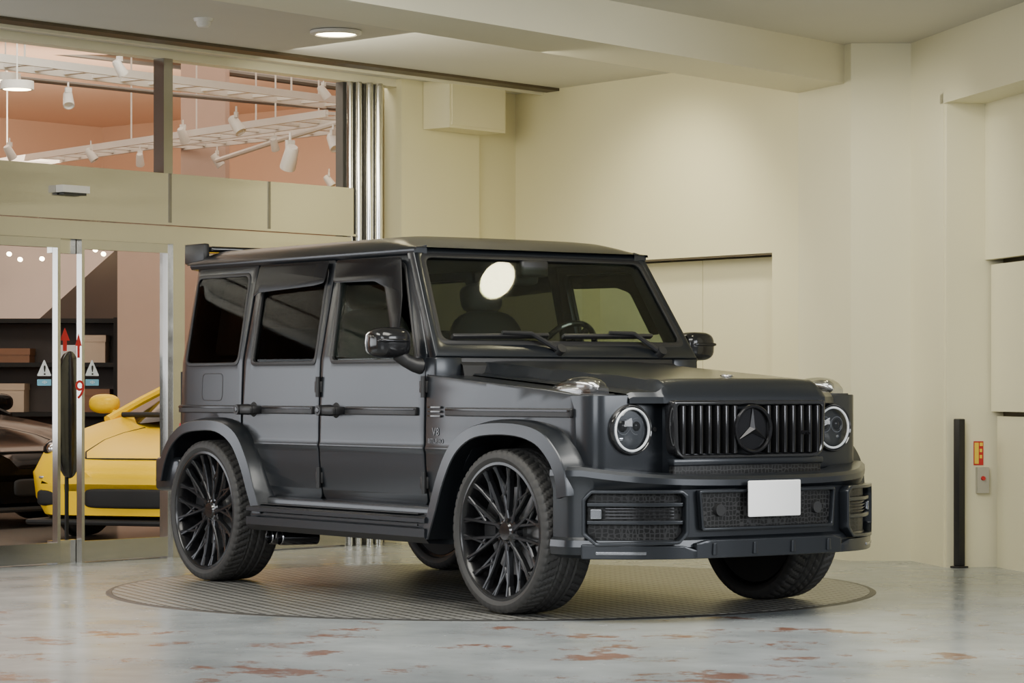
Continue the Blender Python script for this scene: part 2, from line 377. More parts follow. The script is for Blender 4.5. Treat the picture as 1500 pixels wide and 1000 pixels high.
# ceiling beam
Q = Vector((-2.167, 3.291, 0)); DB = Vector((-.270, .963, 0)); NBm = Vector((.963, .270, 0))
bm = NB(); prism(bm, [tuple(q.xy) for q in (Q+DB*.6, Q-DB*9, Q-DB*9-NBm*.54, Q+DB*.6-NBm*.54)], 3.07, H); struct('trim_2', bm, M['beam'])
a = on_z(-40, 20, H); b = on_z(836, 133, H)
bm = NB(); dd = (b-a).normalized(); nn = Vector((-dd.y, dd.x, 0))
prism(bm, [tuple((q).xy) for q in (a-nn*.05, b-nn*.05, b+nn*.1, a+nn*.1)], H-.02, H+.01); struct('trim_3', bm, M['slot'])
bm = NB(); prism(bm, [tuple((q).xy) for q in (a+nn*.13, b+nn*.13, b+nn*.16, a+nn*.16)], H-.035, H+.01); struct('trim_4', bm, M['beam'])
# storefront header, transom, posts
zt0, zt1, ZG = 2.186, 2.51, 3.265
bm = NB(); fbox(bm, -4, sx(590), ZG, 4.4, -.12, .0); struct('wall_header', bm, M['beam'])
bm = NB(); fbox(bm, -4, sx(512), zt0, zt1, -.12, .04); fbox(bm, -4, sx(512), zt0-.015, zt0, -.10, .06)
tr = struct('trim_5', bm, M['frame'])
bm = NB(); fbox(bm, -4, sx(512), 2.05, zt0-.02, -.1, .02); struct('trim_6', bm, M['frame'])
for p in (243, 388):
    bm = NB(); fbox(bm, sx(p)-.012, sx(p)+.012, zt0, zt1, .04, .044); struct('transom_joint', bm, M['darkpost'], tr)
bm = NB(); fbox(bm, sx(237), sx(250), zt1, ZG, -.08, .02); struct('window_1', bm, M['mullion'])
bm = NB()
for pa, pb, nq in ((512, 518, .0), (520, 527, .03), (532, 541, .05), (544, 554, .06)):
    q0, q1 = sx(pa), sx(pb); w = (q1-q0)/2; qc = sf((q0+q1)/2, 0, nq-w)
    prism(bm, [tuple((qc+DS*w*math.cos(t)*1.0+NS*w*1.2*math.sin(t)).xy) for t in [2*PI*i/24 for i in range(24)]], FZ, ZG)
struct('trim_7', bm, M['mirror'], smooth=50)
bm = NB(); fbox(bm, sx(511), sx(556), FZ, ZG, -.13, -.06); struct('trim_10', bm, M['darkpost'])
def glass_door(name, s0, s1, n):
    b = NB(); w = .024
    fbox(b, s0, s0+w, FZ, 2.05, n-.025, n+.025); fbox(b, s1-w, s1, FZ, 2.05, n-.025, n+.025)
    fbox(b, s0+w, s1-w, FZ+.01, .13, n-.025, n+.025); fbox(b, s0+w, s1-w, 1.99, 2.05, n-.025, n+.025)
    return struct(name, b, M['stile'])
glass_door('door_3', -1.6, sx(88), -.02)
glass_door('door_4', sx(119), sx(249), -.02)
glass_door('door_5', sx(262), sx(512), -.05)
bm = NB(); fbox(bm, sx(84), sx(122), FZ, .14, -.10, -.05); fbox(bm, sx(84), sx(122), 1.96, 2.05, -.10, -.05); struct('trim_8', bm, M['frame'])
bm = NB(); fbox(bm, sx(249), sx(266), FZ, 2.05, -.1, .03); struct('trim_9', bm, M['frame'])

# showroom behind the glass
bm = NB(); fbox(bm, -7, 12, FZ, FZ+.012, -13, -.15); struct('floor_showroom', bm, M['sfloor'])
bm = NB(); fbox(bm, -7, 12, 4.4, 4.5, -13, -.1); struct('ceiling_showroom', bm, M['pink'])
bm = NB(); fbox(bm, -7, 12, FZ, 4.4, -13.2, -13); struct('wall_showroom_back', bm, M['pink'])
bm = NB(); fbox(bm, 12, 12.2, FZ, 4.4, -13, -.46); struct('wall_showroom_right', bm, M['pink'])
bm = NB(); fbox(bm, -7.2, -7, FZ, 4.4, -13, -.2); struct('wall_showroom_left', bm, M['pink'])
bm = NB(); fbox(bm, 5.1, 12, FZ, 4.4, -.5, -.4); struct('wall_showroom_front', bm, M['pink'])
q0, q1 = at(-120, 570, 27.5), at(182, 570, 27.5)
bm = NB(); wbox(bm, q0, q1, .15, FZ, 2.75); struct('wall_partition', bm, M['brown'])
q0, q1 = at(172, 570, 24.2), at(242, 570, 24.2)
bm = NB(); wbox(bm, q0, q1, .4, FZ, 2.6); struct('wall_pillar', bm, M['plaster'])
q0, q1 = at(265, 570, 26.5), at(330, 570, 26.5)
bm = NB(); wbox(bm, q0, q1, .4, FZ, 4.4); struct('wall_pillar_right', bm, M['plaster'])

def tray(name, p0, p1, label, w=.36):
    p0 = Vector(p0); p1 = Vector(p1); d = (p1-p0).normalized(); n = Vector((-d.y, d.x, 0)).normalized()
    t = thing(name, label, 'cable tray', (p0+p1)/2, 'ladder trays under the showroom ceiling')
    for s in (-1, 1):
        b = NB(); bar(b, p0+n*s*w/2, p1+n*s*w/2, .03, .06); obj('rail', b, M['whitep'], t)
    L = (p1-p0).length; k = int(L/.3)
    for i in range(k+1):
        q = p0+d*(L*i/k); b = NB(); bar(b, q-n*w/2, q+n*w/2, .05, .025); obj('rung', b, M['whitep'], t)
    for f in (.15, .5, .85):
        q = p0+d*L*f; b = NB(); cyl(b, q, (q.x, q.y, 4.4), .008, seg=8); obj('hanger_rod', b, M['whitep'], t)
tray('cable_tray', at(-60, 83, 19.9), at(500, 152, 23.4), 'white ladder tray highest and nearest behind the upper glass')
tray('cable_tray', at(-60, 250, 28.0), at(505, 168, 22.6), 'white ladder tray rising to the right behind the spotlights')
tray('cable_tray', at(252, 214, 26.4), at(508, 186, 24.4), 'short white ladder tray lowest in the right pane of the upper glass', .3)
tag(obj('lighting_pipe', (lambda b: (tube(b, [at(318, 235, 25), at(410, 205, 23.5), at(520, 172, 22.0)], .024), b)[1])(NB()), M['whitep']), 'thin white pipe slanting up behind the upper glass near the steel column', 'pipe')
tag(obj('lighting_pipe', (lambda b: (tube(b, [at(-40, 108, 22), at(250, 138, 23.5), at(500, 160, 25)], .02), b)[1])(NB()), M['darkpost']), 'thin dark conduit running just below the nearest ladder tray', 'pipe')
tag(obj('lighting_pipe', (lambda b: (tube(b, [at(-40, 62, 27), at(250, 95, 27), at(500, 128, 27)], .035), b)[1])(NB()), M['darkpost']), 'dark conduit along the far ceiling above the ladder trays', 'pipe')
def make_spot():
    t = thing('track_spotlight', 'white track spotlight', 'spotlight', (0, 0, 0), 'white spotlights on the showroom trays')
    b = NB(); lathe(b, [(0, -.13), (.055, -.13), (.07, -.1), (.085, .1), (.085, .13), (.07, .13), (.06, .1), (0, .09)], 20, axisM((0, 0, -.16), (.55, -.2, -.8))); obj('lamp_head', b, M['whitep'], t)
    b = NB(); bx(b, -.02, .02, -.05, .05, -.06, .02); cyl(b, (0, 0, 0), (0, 0, .1), .015, seg=10); obj('bracket', b, M['whitep'], t)
    return t
spots = [(100, 130, 20.6, 0, .5, 'first white spotlight from the left, hanging under the near tray'), (175, 84, 20.4, 2.0, .48, 'white spotlight on top of the near tray beside the dark mullion'),
 (133, 214, 25.2, 1.2, .5, 'small white spotlight under the far tray left of the mullion'), (268, 184, 24.0, 2.4, .52, 'white spotlight just right of the dark mullion'),
 (346, 166, 22.6, .8, .6, 'white spotlight between the two trays in mid pane'), (425, 208, 21.4, 3.3, .75, 'largest white spotlight, tilted down near the steel column'),
 (488, 192, 22.0, .3, .55, 'white spotlight at the junction of trays next to the column'), (14, 210, 25.6, 2.2, .52, 'white spotlight at the left edge of the upper glass'),
 (482, 254, 22.6, 1.0, .4, 'low white spotlight just above the transom beside the column'), (402, 200, 23.3, 2.6, .42, 'small white spotlight left of and behind the largest one'), (474, 122, 22.6, 1.6, .45, 'small white spotlight above the near tray next to the column'),
 (205, 222, 24.6, 2.9, .45, 'small white spotlight just left of the dark mullion, above the transom'), (318, 222, 25.2, 1.4, .5, 'small white spotlight under the short low tray')]
s0 = make_spot()
for i, (px, py, d, rz, sc, lb) in enumerate(spots):
    o = s0 if i == 0 else copy_tree(s0); o.location = at(px, py, d); o.rotation_euler = (0, 0, rz); o.scale = (sc, sc, sc); o['label'] = lb
for i, (px, py, d, lb) in enumerate(((25, 131, 19.6, 'oval glowing downlight seen at the left edge of the upper glass'), (8, 119, 21.5, 'smaller glowing downlight behind the oval one at the left edge'), (519, 185, 22.3, 'glowing downlight close to the polished column'))):
    p = at(px, py, d); t = thing('ceiling_downlight', lb, 'downlight', p)
    b = NB(); lathe(b, [(0, .06), (.12, .06), (.12, 0), (.1, 0), (.1, .01)], 28, Matrix.Translation(p)); obj('housing', b, M['whitep'], t)
    b = NB(); lathe(b, [(0, .0), (.1, .0), (.1, .012), (0, .012)], 28, Matrix.Translation(p)); obj('diffuser', b, M['lamp'], t)
    b = NB(); cyl(b, p+Vector((0, 0, .06)), (p.x, p.y, 4.4), .006, seg=8); obj('stem', b, M['whitep'], t)
for i, (px, py) in enumerate(((30, 380), (62, 379), (152, 372), (14, 372), (140, 366))):
    p = at(px, py, 27.3); b = NB(); lathe(b, [(0, 0), (.022, 0), (.022, .04), (0, .04)], 16, axisM(p, (-VX, -VY, 0))); o = obj('wall_lamp', b, M['lamp'])
    tag(o, 'tiny warm round lamp glowing on the dark partition', 'lamp', 'tiny lamps on the dark partition')

vv = Vector((VX, VY, 0)); rr = Vector((RX, RY, 0))
sp = at(95, 570, 25.0); sp.z = 0
sh = thing('display_shelf', 'dark shelf rack behind the two sports cars', 'shelf', (sp.x, sp.y, 0))
SM = Matrix((rr, -vv, Vector((0, 0, 1)))).transposed().to_4x4(); SM.translation = sp
def sbox(b, x0, x1, y0, y1, z0, z1): box(b, ((x0+x1)/2, (y0+y1)/2, (z0+z1)/2), (x1-x0, y1-y0, z1-z0), 0, SM)
for x in (-.75, .5):
    b = NB(); sbox(b, x-.025, x+.025, -.2, .2, .006, 1.75); obj('side_frame', b, M['dark'], sh)
b = NB(); sbox(b, -.77, .52, -.22, -.2, .006, 1.75); obj('back_panel', b, M['brown'], sh)
for z in (.4, .85, 1.3, 1.7):
    b = NB(); sbox(b, -.725, .475, -.2, .2, z, z+.04); obj('shelf_board', b, M['dark'], sh)
for k, (ds, z, w, h, lb, mm) in enumerate(((.28, 1.34, .22, .24, 'pale box on the upper right shelf', 'card'), (.06, 1.34, .15, .15, 'small white box beside the pale box', 'wsticker'), (-.45, 1.34, .3, .12, 'brown box on the upper shelf left of the white stile', 'wood'), (-.5, .89, .3, .25, 'pale carton on the middle shelf behind the black sports car', 'card'), (.3, .89, .25, .2, 'dark red box on the middle shelf above the yellow car', 'wood'))):
    b = NB(); sbox(b, ds-w/2, ds+w/2, -.14, .14, z, z+h); sbox(b, ds-w/2-.006, ds+w/2+.006, -.146, .146, z+h-.05, z+h+.01); tag(obj('storage_box', b, M[mm]), lb, 'box')

# sports cars
def make_coupe(name, label, paint, loc, fwd):
    t = thing(name, label, 'car')
    st = [(2.27, .50, .50), (2.24, .70, .57), (2.14, .82, .635), (1.95, .88, .69), (1.65, .905, .755), (1.35, .915, .80), (.9, .915, .85), (.3, .90, .88), (-.4, .91, .90), (-1.1, .94, .93), (-1.6, .94, .92), (-2.0, .88, .86), (-2.2, .74, .76), (-2.26, .5, .66)]
    def half_of(w, top, lo): return [(0, top-.045), (.3*w, top-.045), (.52*w, top-.04), (.60*w, top-.02), (.76*w, top+.045), (.9*w, top-.0), (.99*w, top-.13), (w, .5 if top > .6 else .42), (.97*w, .32), (.88*w, lo)]
    rows = []
    for x, w, top in st:
        lo = .16 if abs(x) < 2.0 else .2
        half = half_of(w, top, lo)
        rows.append([(x, -y, z) for y, z in half[::-1]] + [(x, y, z) for y, z in half[1:]])
    b = NB(); grid(b, rows, cu=True, caps=True); obj('body', b, paint, t, 50)
    gs = [(1.0, .72, .86), (.7, .68, 1.02), (.35, .62, 1.17), (0, .585, 1.25), (-.5, .58, 1.26), (-1.0, .60, 1.17), (-1.5, .62, 1.01), (-1.8, .60, .9)]
    rows = []
    for x, w, z in gs:
        half = [(0, z), (.5*w, z-.008), (.82*w, z-.03), (w*.97, z-.09 if z > 1 else z-.04), (w*1.2, .84)]
        rows.append([(x, -y, q) for y, q in half[::-1]] + [(x, y, q) for y, q in half[1:]])
    b = NB(); grid(b, rows, caps=False); obj('window', b, M['cglass'], t, 50)
    rows = []
    for x, w, z in gs[2:6]:
        half = [(0, z+.012), (.5*w, z+.004), (.82*w, z-.016), (w*1.0, z-.08)]
        rows.append([(x, -y, q) for y, q in half[::-1]] + [(x, y, q) for y, q in half[1:]])
    b = NB(); grid(b, rows); obj('roof', b, paint, t, 50)
    b = NB(); seam = [(2.13, .40), (2.0, .47), (1.65, .505), (1.35, .51), (1.02, .50)]
    def topz(x):
        for (xa, wa, ta), (xb, wb, tb) in zip(st, st[1:]):
            if xb <= x <= xa: return ta+(tb-ta)*(xa-x)/(xa-xb)
        return .5
    tube(b, [(x, y, topz(x)-.036) for x, y in seam], .007, 6); tube(b, [(x, -y, topz(x)-.036) for x, y in seam], .007, 6); tube(b, [(2.135, y, topz(2.135)-.04) for y in (-.4, -.2, 0, .2, .4)], .007, 6); obj('hood_seam', b, M['dark'], t)
    b = NB(); tube(b, [(1.0, s*.70, .90) for s in (-1, -.5, 0, .5, 1)], .02); obj('cowl_trim', b, M['dark'], t)
    for s in (-1, 1):
        b = NB(); tube(b, [(1.05, s*.80, .86), (.7, s*.70, 1.0), (.35, s*.62, 1.12), (0, s*.59, 1.19)], .034); obj('pillar', b, paint, t)
        b = NB(); blob(b, (.72, s*1.0, .98), (.09, .12, .075), .8); tube(b, [(.75, s*.86, .9), (.74, s*.95, .94)], .02); obj('side_mirror', b, paint, t, 60)
        b = NB(); blob(b, (2.0, s*.67, .66), (.17, .105, .085), .9, Matrix()); hl = obj('headlight', b, M['cglass'], t, 60)
        b = NB(); blob(b, (2.10, s*.67, .665), (.075, .055, .055), 1); obj('lamp_core', b, M['silver'], hl, 60)
        b = NB(); blob(b, (2.185, s*.60, .32), (.07, .14, .06), .4); obj('side_intake', b, M['dark'], t, 60)
        b = NB(); bx(b, 2.13, 2.24, s*.46-.0, s*.72, .455, .475, .005); obj('running_lamp', b, M['silver'], t)
        for x in (1.3, -1.25):
            wb = NB(); torus(wb, (x, s*.84, .335), (0, 1, 0), .27, .065, 36, 10, 1.7); w = obj('wheel', wb, M['rubber'], t, 50)
            wb = NB(); lathe(wb, [(0, .03), (.05, .035), (.22, .0), (.22, -.1), (0, -.1)], 30, axisM((x, s*.90, .335), (0, s, 0)))
            for k in range(5):
                a = 2*PI*k/5; bar(wb, (x, s*.935, .335), (x+.21*math.cos(a), s*.91, .335+.21*math.sin(a)), .05, .03, (0, 1, 0))
            obj('rim', wb, M['chrome'], w)
            wb = NB(); lathe(wb, [(0, 0), (.36, 0), (.36, .03), (0, .03)], 36, axisM((x, s*.895, .35), (0, s, 0))); obj('wheel_well', wb, M['dark'], t)
    b = NB(); blob(b, (2.23, 0, .32), (.06, .34, .07), .3); obj('front_grille', b, M['dark'], t, 60)
    b = NB(); bx(b, 1.9, 2.30, -.80, .80, .13, .17, .02); obj('front_lip', b, M['dark'], t)
    t.location = loc; t.rotation_euler = (0, 0, math.atan2(fwd[1], fwd[0]))
    return t
def fw(ang):  # direction towards the camera turned to image right by ang
    return -vv*math.cos(ang)+rr*math.sin(ang)
f1 = fw(-.34); nose = at(186, 570, 19.2); p = nose-f1*2.27
make_coupe('sports_car', 'bright yellow low sports car parked behind the glass doors', M['yellow'], (p.x, p.y, .006), f1)
f2 = fw(.95); nose = at(66, 570, 21.6); p = nose-f2*2.27
make_coupe('sports_car', 'black low sports car at the left edge behind the glass', M['blackcar'], (p.x, p.y, .006), f2)

# stickers on the glass
def on_glass(bm, n): return bend(bm, lambda a, b, c: sf(a, b, n+c))
for i, (px, lb) in enumerate(((66, 'white and blue triangular warning sticker on the left glass door'), (136, 'white and blue triangular warning sticker on the right glass door'))):
    s_, z_ = sz(px, 540); t = thing('warning_sticker', lb, 'sticker', sf(s_, z_, -.005), 'warning stickers on the glass doors')
    obj('triangle', on_glass(plate(rounded([(s_-.058, z_-.045), (s_+.058, z_-.045), (s_, z_+.06)], .01), t=.002), -.008), M['wsticker'], t)
    b = text_bm('!', .085, .001); b2 = on_glass(bend(b, lambda a, c, d: Vector((a*1.4+s_, c+z_-.012, d))), -.004); obj('exclamation_mark', b2, M['text'], t)
    z2 = sz(px, 560)[1]
    obj('strip', on_glass(plate(rounded([(s_-.055, z2-.02), (s_+.055, z2-.02), (s_+.055, z2+.02), (s_-.055, z2+.02)], .005), t=.002), -.008), M['blue'], t)
    b = text_bm('<I>', .03, .001); obj('arrows', on_glass(bend(b, lambda a, c, d: Vector((a+s_, c+z2, d))), -.005), M['wsticker'], t)
for px, top, bot, w, lb, nn_ in ((95, 480, 514, 9, 'left and larger red arrow sticker on the glass between the door stiles', -.02), (115, 488, 524, 6, 'right and thinner red arrow sticker beside the right door stile', .007)):
    s_, z1 = sz(px, top, nn_); z0 = sz(px, bot, nn_)[1]; k = w*.0044
    o = obj('arrow_sticker', on_glass(plate([(s_, z1), (s_-k, z1-.08), (s_-k*.4, z1-.08), (s_-k*.4, z0), (s_+k*.4, z0), (s_+k*.4, z1-.08), (s_+k, z1-.08)], t=.002), nn_), M['red']); tag(o, lb, 'sticker')
s_, z_ = sz(117, 572, .008); b = text_bm('9', .17, .001); tag(obj('number_sticker', on_glass(bend(b, lambda a, c, d: Vector((a+s_, c+z_, d))), .008), M['red']), 'red figure sticker beside the right door stile', 'sticker')
p = at(101, 690, 18.0)
bo = thing('oval_board', 'tall black oval board standing between the glass door stiles', 'board', (p.x, p.y, 0))
s_c = (p-A0).dot(DS); n_c = (p-A0).dot(NS)
ov = [(s_c+.125*math.cos(2*PI*i/40), .93+.42*math.sin(2*PI*i/40)) for i in range(40)]
obj('panel', bend(plate(ov, t=.03, bev=.004), lambda a, b, c: sf(a, b, n_c+c)), M['gloss'], bo)
b = NB(); fbox(b, s_c-.012, s_c+.012, .02, .6, n_c-.03, n_c-.016); fbox(b, s_c-.1, s_c+.1, .006, .025, n_c-.12, n_c+.1); obj('stand', b, M['dark'], bo)

# small fixtures of the bay
p = on_z(492, 45, H); t = thing('ceiling_light', 'round recessed downlight glowing in the ceiling left of the beam', 'downlight', p, 'bay downlights')
b = NB(); lathe(b, [(.13, .0), (.16, -.004), (.16, -.02), (.13, -.028), (.12, -.02)], 36, Matrix.Translation(p)); obj('trim_ring', b, M['whitep'], t)
b = NB(); lathe(b, [(0, -.022), (.122, -.022), (.122, -.005), (0, -.005)], 36, Matrix.Translation(p)); obj('diffuser', b, M['lamp'], t)
p = Vector((-.22, .99, H)); t = thing('ceiling_light', 'round downlight in the ceiling above the bonnet, mirrored in the windscreen', 'downlight', p, 'bay downlights')
b = NB(); lathe(b, [(.13, .0), (.16, -.004), (.16, -.02), (.13, -.028), (.12, -.02)], 36, Matrix.Translation(p)); obj('trim_ring', b, M['whitep'], t)
b = NB(); lathe(b, [(0, -.022), (.122, -.022), (.122, -.005), (0, -.005)], 36, Matrix.Translation(p)); obj('diffuser', b, M['lampc'], t)
p = on_z(298, 27, H); t = thing('smoke_detector', 'small white round smoke detector on the ceiling', 'smoke detector', p)
b = NB(); lathe(b, [(0, -.02), (.055, -.02), (.06, 0)], 24, Matrix.Translation(p)); obj('base', b, M['whitep'], t)
b = NB(); lathe(b, [(0, -.055), (.03, -.053), (.042, -.04), (.045, -.02)], 24, Matrix.Translation(p)); obj('sensor_head', b, M['whitep'], t)
n1 = .32; s0_, za = sz(660, 133, n1); s1_, zb = sz(742, 195, n1)
t = thing('ceiling_box', 'cream metal box mounted under the ceiling in the back corner', 'metal box', sf((s0_+s1_)/2, zb, .15))
b = NB(); fbox(b, s0_, s1_, zb, H-.005, .055, n1-.01); obj('casing', b, M['wall2'], t)
b = NB(); fbox(b, s0_+.02, s1_-.02, zb+.02, H-.03, n1-.01, n1); obj('front_cover', b, M['wall2'], t)
s_, z_ = sz(103, 278, .05); t = thing('door_sensor', 'slim white motion sensor on the transom over the sliding doors', 'sensor', sf(s_, z_, .04))
b = NB(); fbox(b, s_-.11, s_+.11, z_-.02, z_+.025, .041, .11); obj('housing', b, M['whitep'], t)
b = NB(); fbox(b, s_-.09, s_+.09, z_-.035, z_-.02, .05, .10); obj('lens_strip', b, M['plastic'], t)
RP = G+DR*.03
def rv(px, py): return on_plane(px, py, RP, DR)
p = rv(1401, 700)+DR*.05
t = thing('guard_post', 'thin black post standing in front of the door recess', 'post', (p.x, p.y, FZ))
b = NB(); bx(b, p.x-.026, p.x+.026, p.y-.026, p.y+.026, FZ+.012, .915, .006); obj('post', b, M['plastic'], t)
b = NB(); bx(b, p.x-.04, p.x+.04, p.y-.04, p.y+.04, FZ, FZ+.012, .003); obj('foot_plate', b, M['plastic'], t)
def rbox(bm, x0, y0, x1, y1, d0, d1):
    q0, q1 = rv(x0, y1), rv(x1, y0); vs = []
    for q in (q0, q1):
        for z in (q0.z, q1.z):
            for d in (d0, d1): vs.append(bm.verts.new(Vector((q.x, q.y, z))+DR*d))
    for f in ((0, 1, 3, 2), (4, 6, 7, 5), (0, 4, 5, 1), (2, 3, 7, 6), (0, 2, 6, 4), (1, 5, 7, 3)): bm.faces.new([vs[i] for i in f])
t = thing('warning_sign', 'small red and yellow sign above the switch in the door recess', 'sign', rv(1433, 680))
b = NB(); rbox(b, 1426, 646, 1440, 681, .001, .006); obj('panel', b, M['red'], t)
for q in ((1427, 648, 1433, 679), (1434.5, 648, 1439, 653), (1434.5, 657, 1438, 662), (1434.5, 666, 1438, 671)):
    b = NB(); rbox(b, *q, .006, .008); obj('yellow_mark', b, M['yellowsign'], t)
t = thing('switch_box', 'grey switch box with a red button in the door recess', 'switch', rv(1437, 722))
b = NB(); rbox(b, 1429, 684, 1446, 722, .001, .035); obj('box', b, M['grey'], t)
b = NB(); q = rv(1437, 700)+DR*.035; lathe(b, [(0, .015), (.012, .015), (.014, 0)], 16, axisM(q, DR)); obj('button', b, M['red'], t)

# turntable
tc = Vector((-1.48, .073, 0)); t = thing('turntable', 'round steel tread plate turntable set in the floor under the black car', 'turntable', (tc.x, tc.y, FZ))
b = NB(); lathe(b, [(0, 0), (2.075, 0), (2.075, FZ), (0, FZ)], 128, Matrix.Translation(tc)); obj('tread_plate', b, M['tread'], t)
b = NB(); lathe(b, [(2.077, FZ), (2.077, -.001), (2.10, -.001), (2.11, FZ)], 128, Matrix.Translation(tc)); obj('edge_ring', b, M['rimring'], t)

# ------------------------------------------------------------------ MAIN CAR
CAR = thing('off_road_car', 'matte black boxy off-road car with black lattice wheels parked on the turntable', 'car', (-1.3, 0, 0))
def ysurf(x, z):
    if z < .8: y = .88-.03*((.8-z)/.3)**2
    elif z < 1.26: y = .88-.012*((z-.8)/.46)**2
    else: y = .868-.195*(z-1.26)
    y += .007*math.exp(-((z-.795)/.014)**2)
    if x > -.2: y -= .04*((x+.2)/.85)**2
    if x < -3.0: y -= .012*((-3.0-x)/.4)**2
    if x < -3.22: y -= .075*((-3.22-x)/.18)**2
    return y
CZ = (.56, .64, .72, .76, .778, .788, .795, .802, .812, .83, .9, 1.0, 1.1, 1.2, 1.255, 1.275, 1.5, 1.7)
CX = (-3.36, -3.32, -3.28, -3.24, -3.2, -3.1, -3.0, -.2, 0, .2, .35, .45)
SG = (-1, 1)
def sidebm(poly, holes, t, off, sg, bev=.004, cz=CZ, cx=CX):
    b = plate(poly, holes, t, bev)
    return bend(b, lambda a, z, c: Vector((a, sg*(ysurf(a, z)+off-t/2+c), z)), cx, cz)
def arc(cx, cz, r, a0, a1, n=18): return [(cx+r*math.cos(R(a0+(a1-a0)*i/n)), cz+r*math.sin(R(a0+(a1-a0)*i/n))) for i in range(n+1)]
fd = rounded([(-1.744, .50), (-.742, .50), (-.742, 1.28), (-1.02, 1.80), (-1.744, 1.80)], [.05, .05, 0, .03, .03])
fdh = rounded([(-1.645, 1.245), (-.825, 1.245), (-1.075, 1.75), (-1.685, 1.75)], .035)
rd = [(-2.562, .86)]+arc(-2.89, .405, .56, 54, 12, 10)+rounded([(-2.338, .50), (-1.756, .50), (-1.756, 1.80), (-2.562, 1.80)], [0, .05, .03, .03])
rdh = rounded([(-2.475, 1.24), (-1.805, 1.24), (-1.825, 1.75), (-2.495, 1.75)], .035)
qp = [(-2.578, 1.80), (-3.33, 1.80), (-3.365, 1.25), (-3.40, 1.0), (-3.40, .60)]+arc(-2.89, .405, .50, 157, 52)
qph = rounded([(-3.235, 1.24), (-2.625, 1.24), (-2.65, 1.752), (-3.26, 1.752)], .05)
ff = [(-.728, .50)]+arc(0, .405, .50, 169, 37)+[(.46, .70), (.50, .70), (.50, 1.072), (.3, 1.094), (-.2, 1.134), (-.728, 1.174)]
def inset(poly, d):
    cx = sum(p[0] for p in poly)/len(poly); cz = sum(p[1] for p in poly)/len(poly)
    wx = max(p[0] for p in poly)-min(p[0] for p in poly); wz = max(p[1] for p in poly)-min(p[1] for p in poly)
    return [(cx+(p[0]-cx)*(1-2*d/wx), cz+(p[1]-cz)*(1-2*d/wz)) for p in poly]
def molding(m0, m1, sg, parent):
    obj('side_molding', sidebm(rounded([(m0, .962), (m1, .962), (m1, 1.006), (m0, 1.006)], .010), [], .02, .018, sg, .005), M['plastic'], parent)
    obj('molding_insert', sidebm(rounded([(m0+.008, .990), (m1-.008, .990), (m1-.008, .999), (m0+.008, .999)], .003), [], .005, .0215, sg, .001), M['slat'], parent)
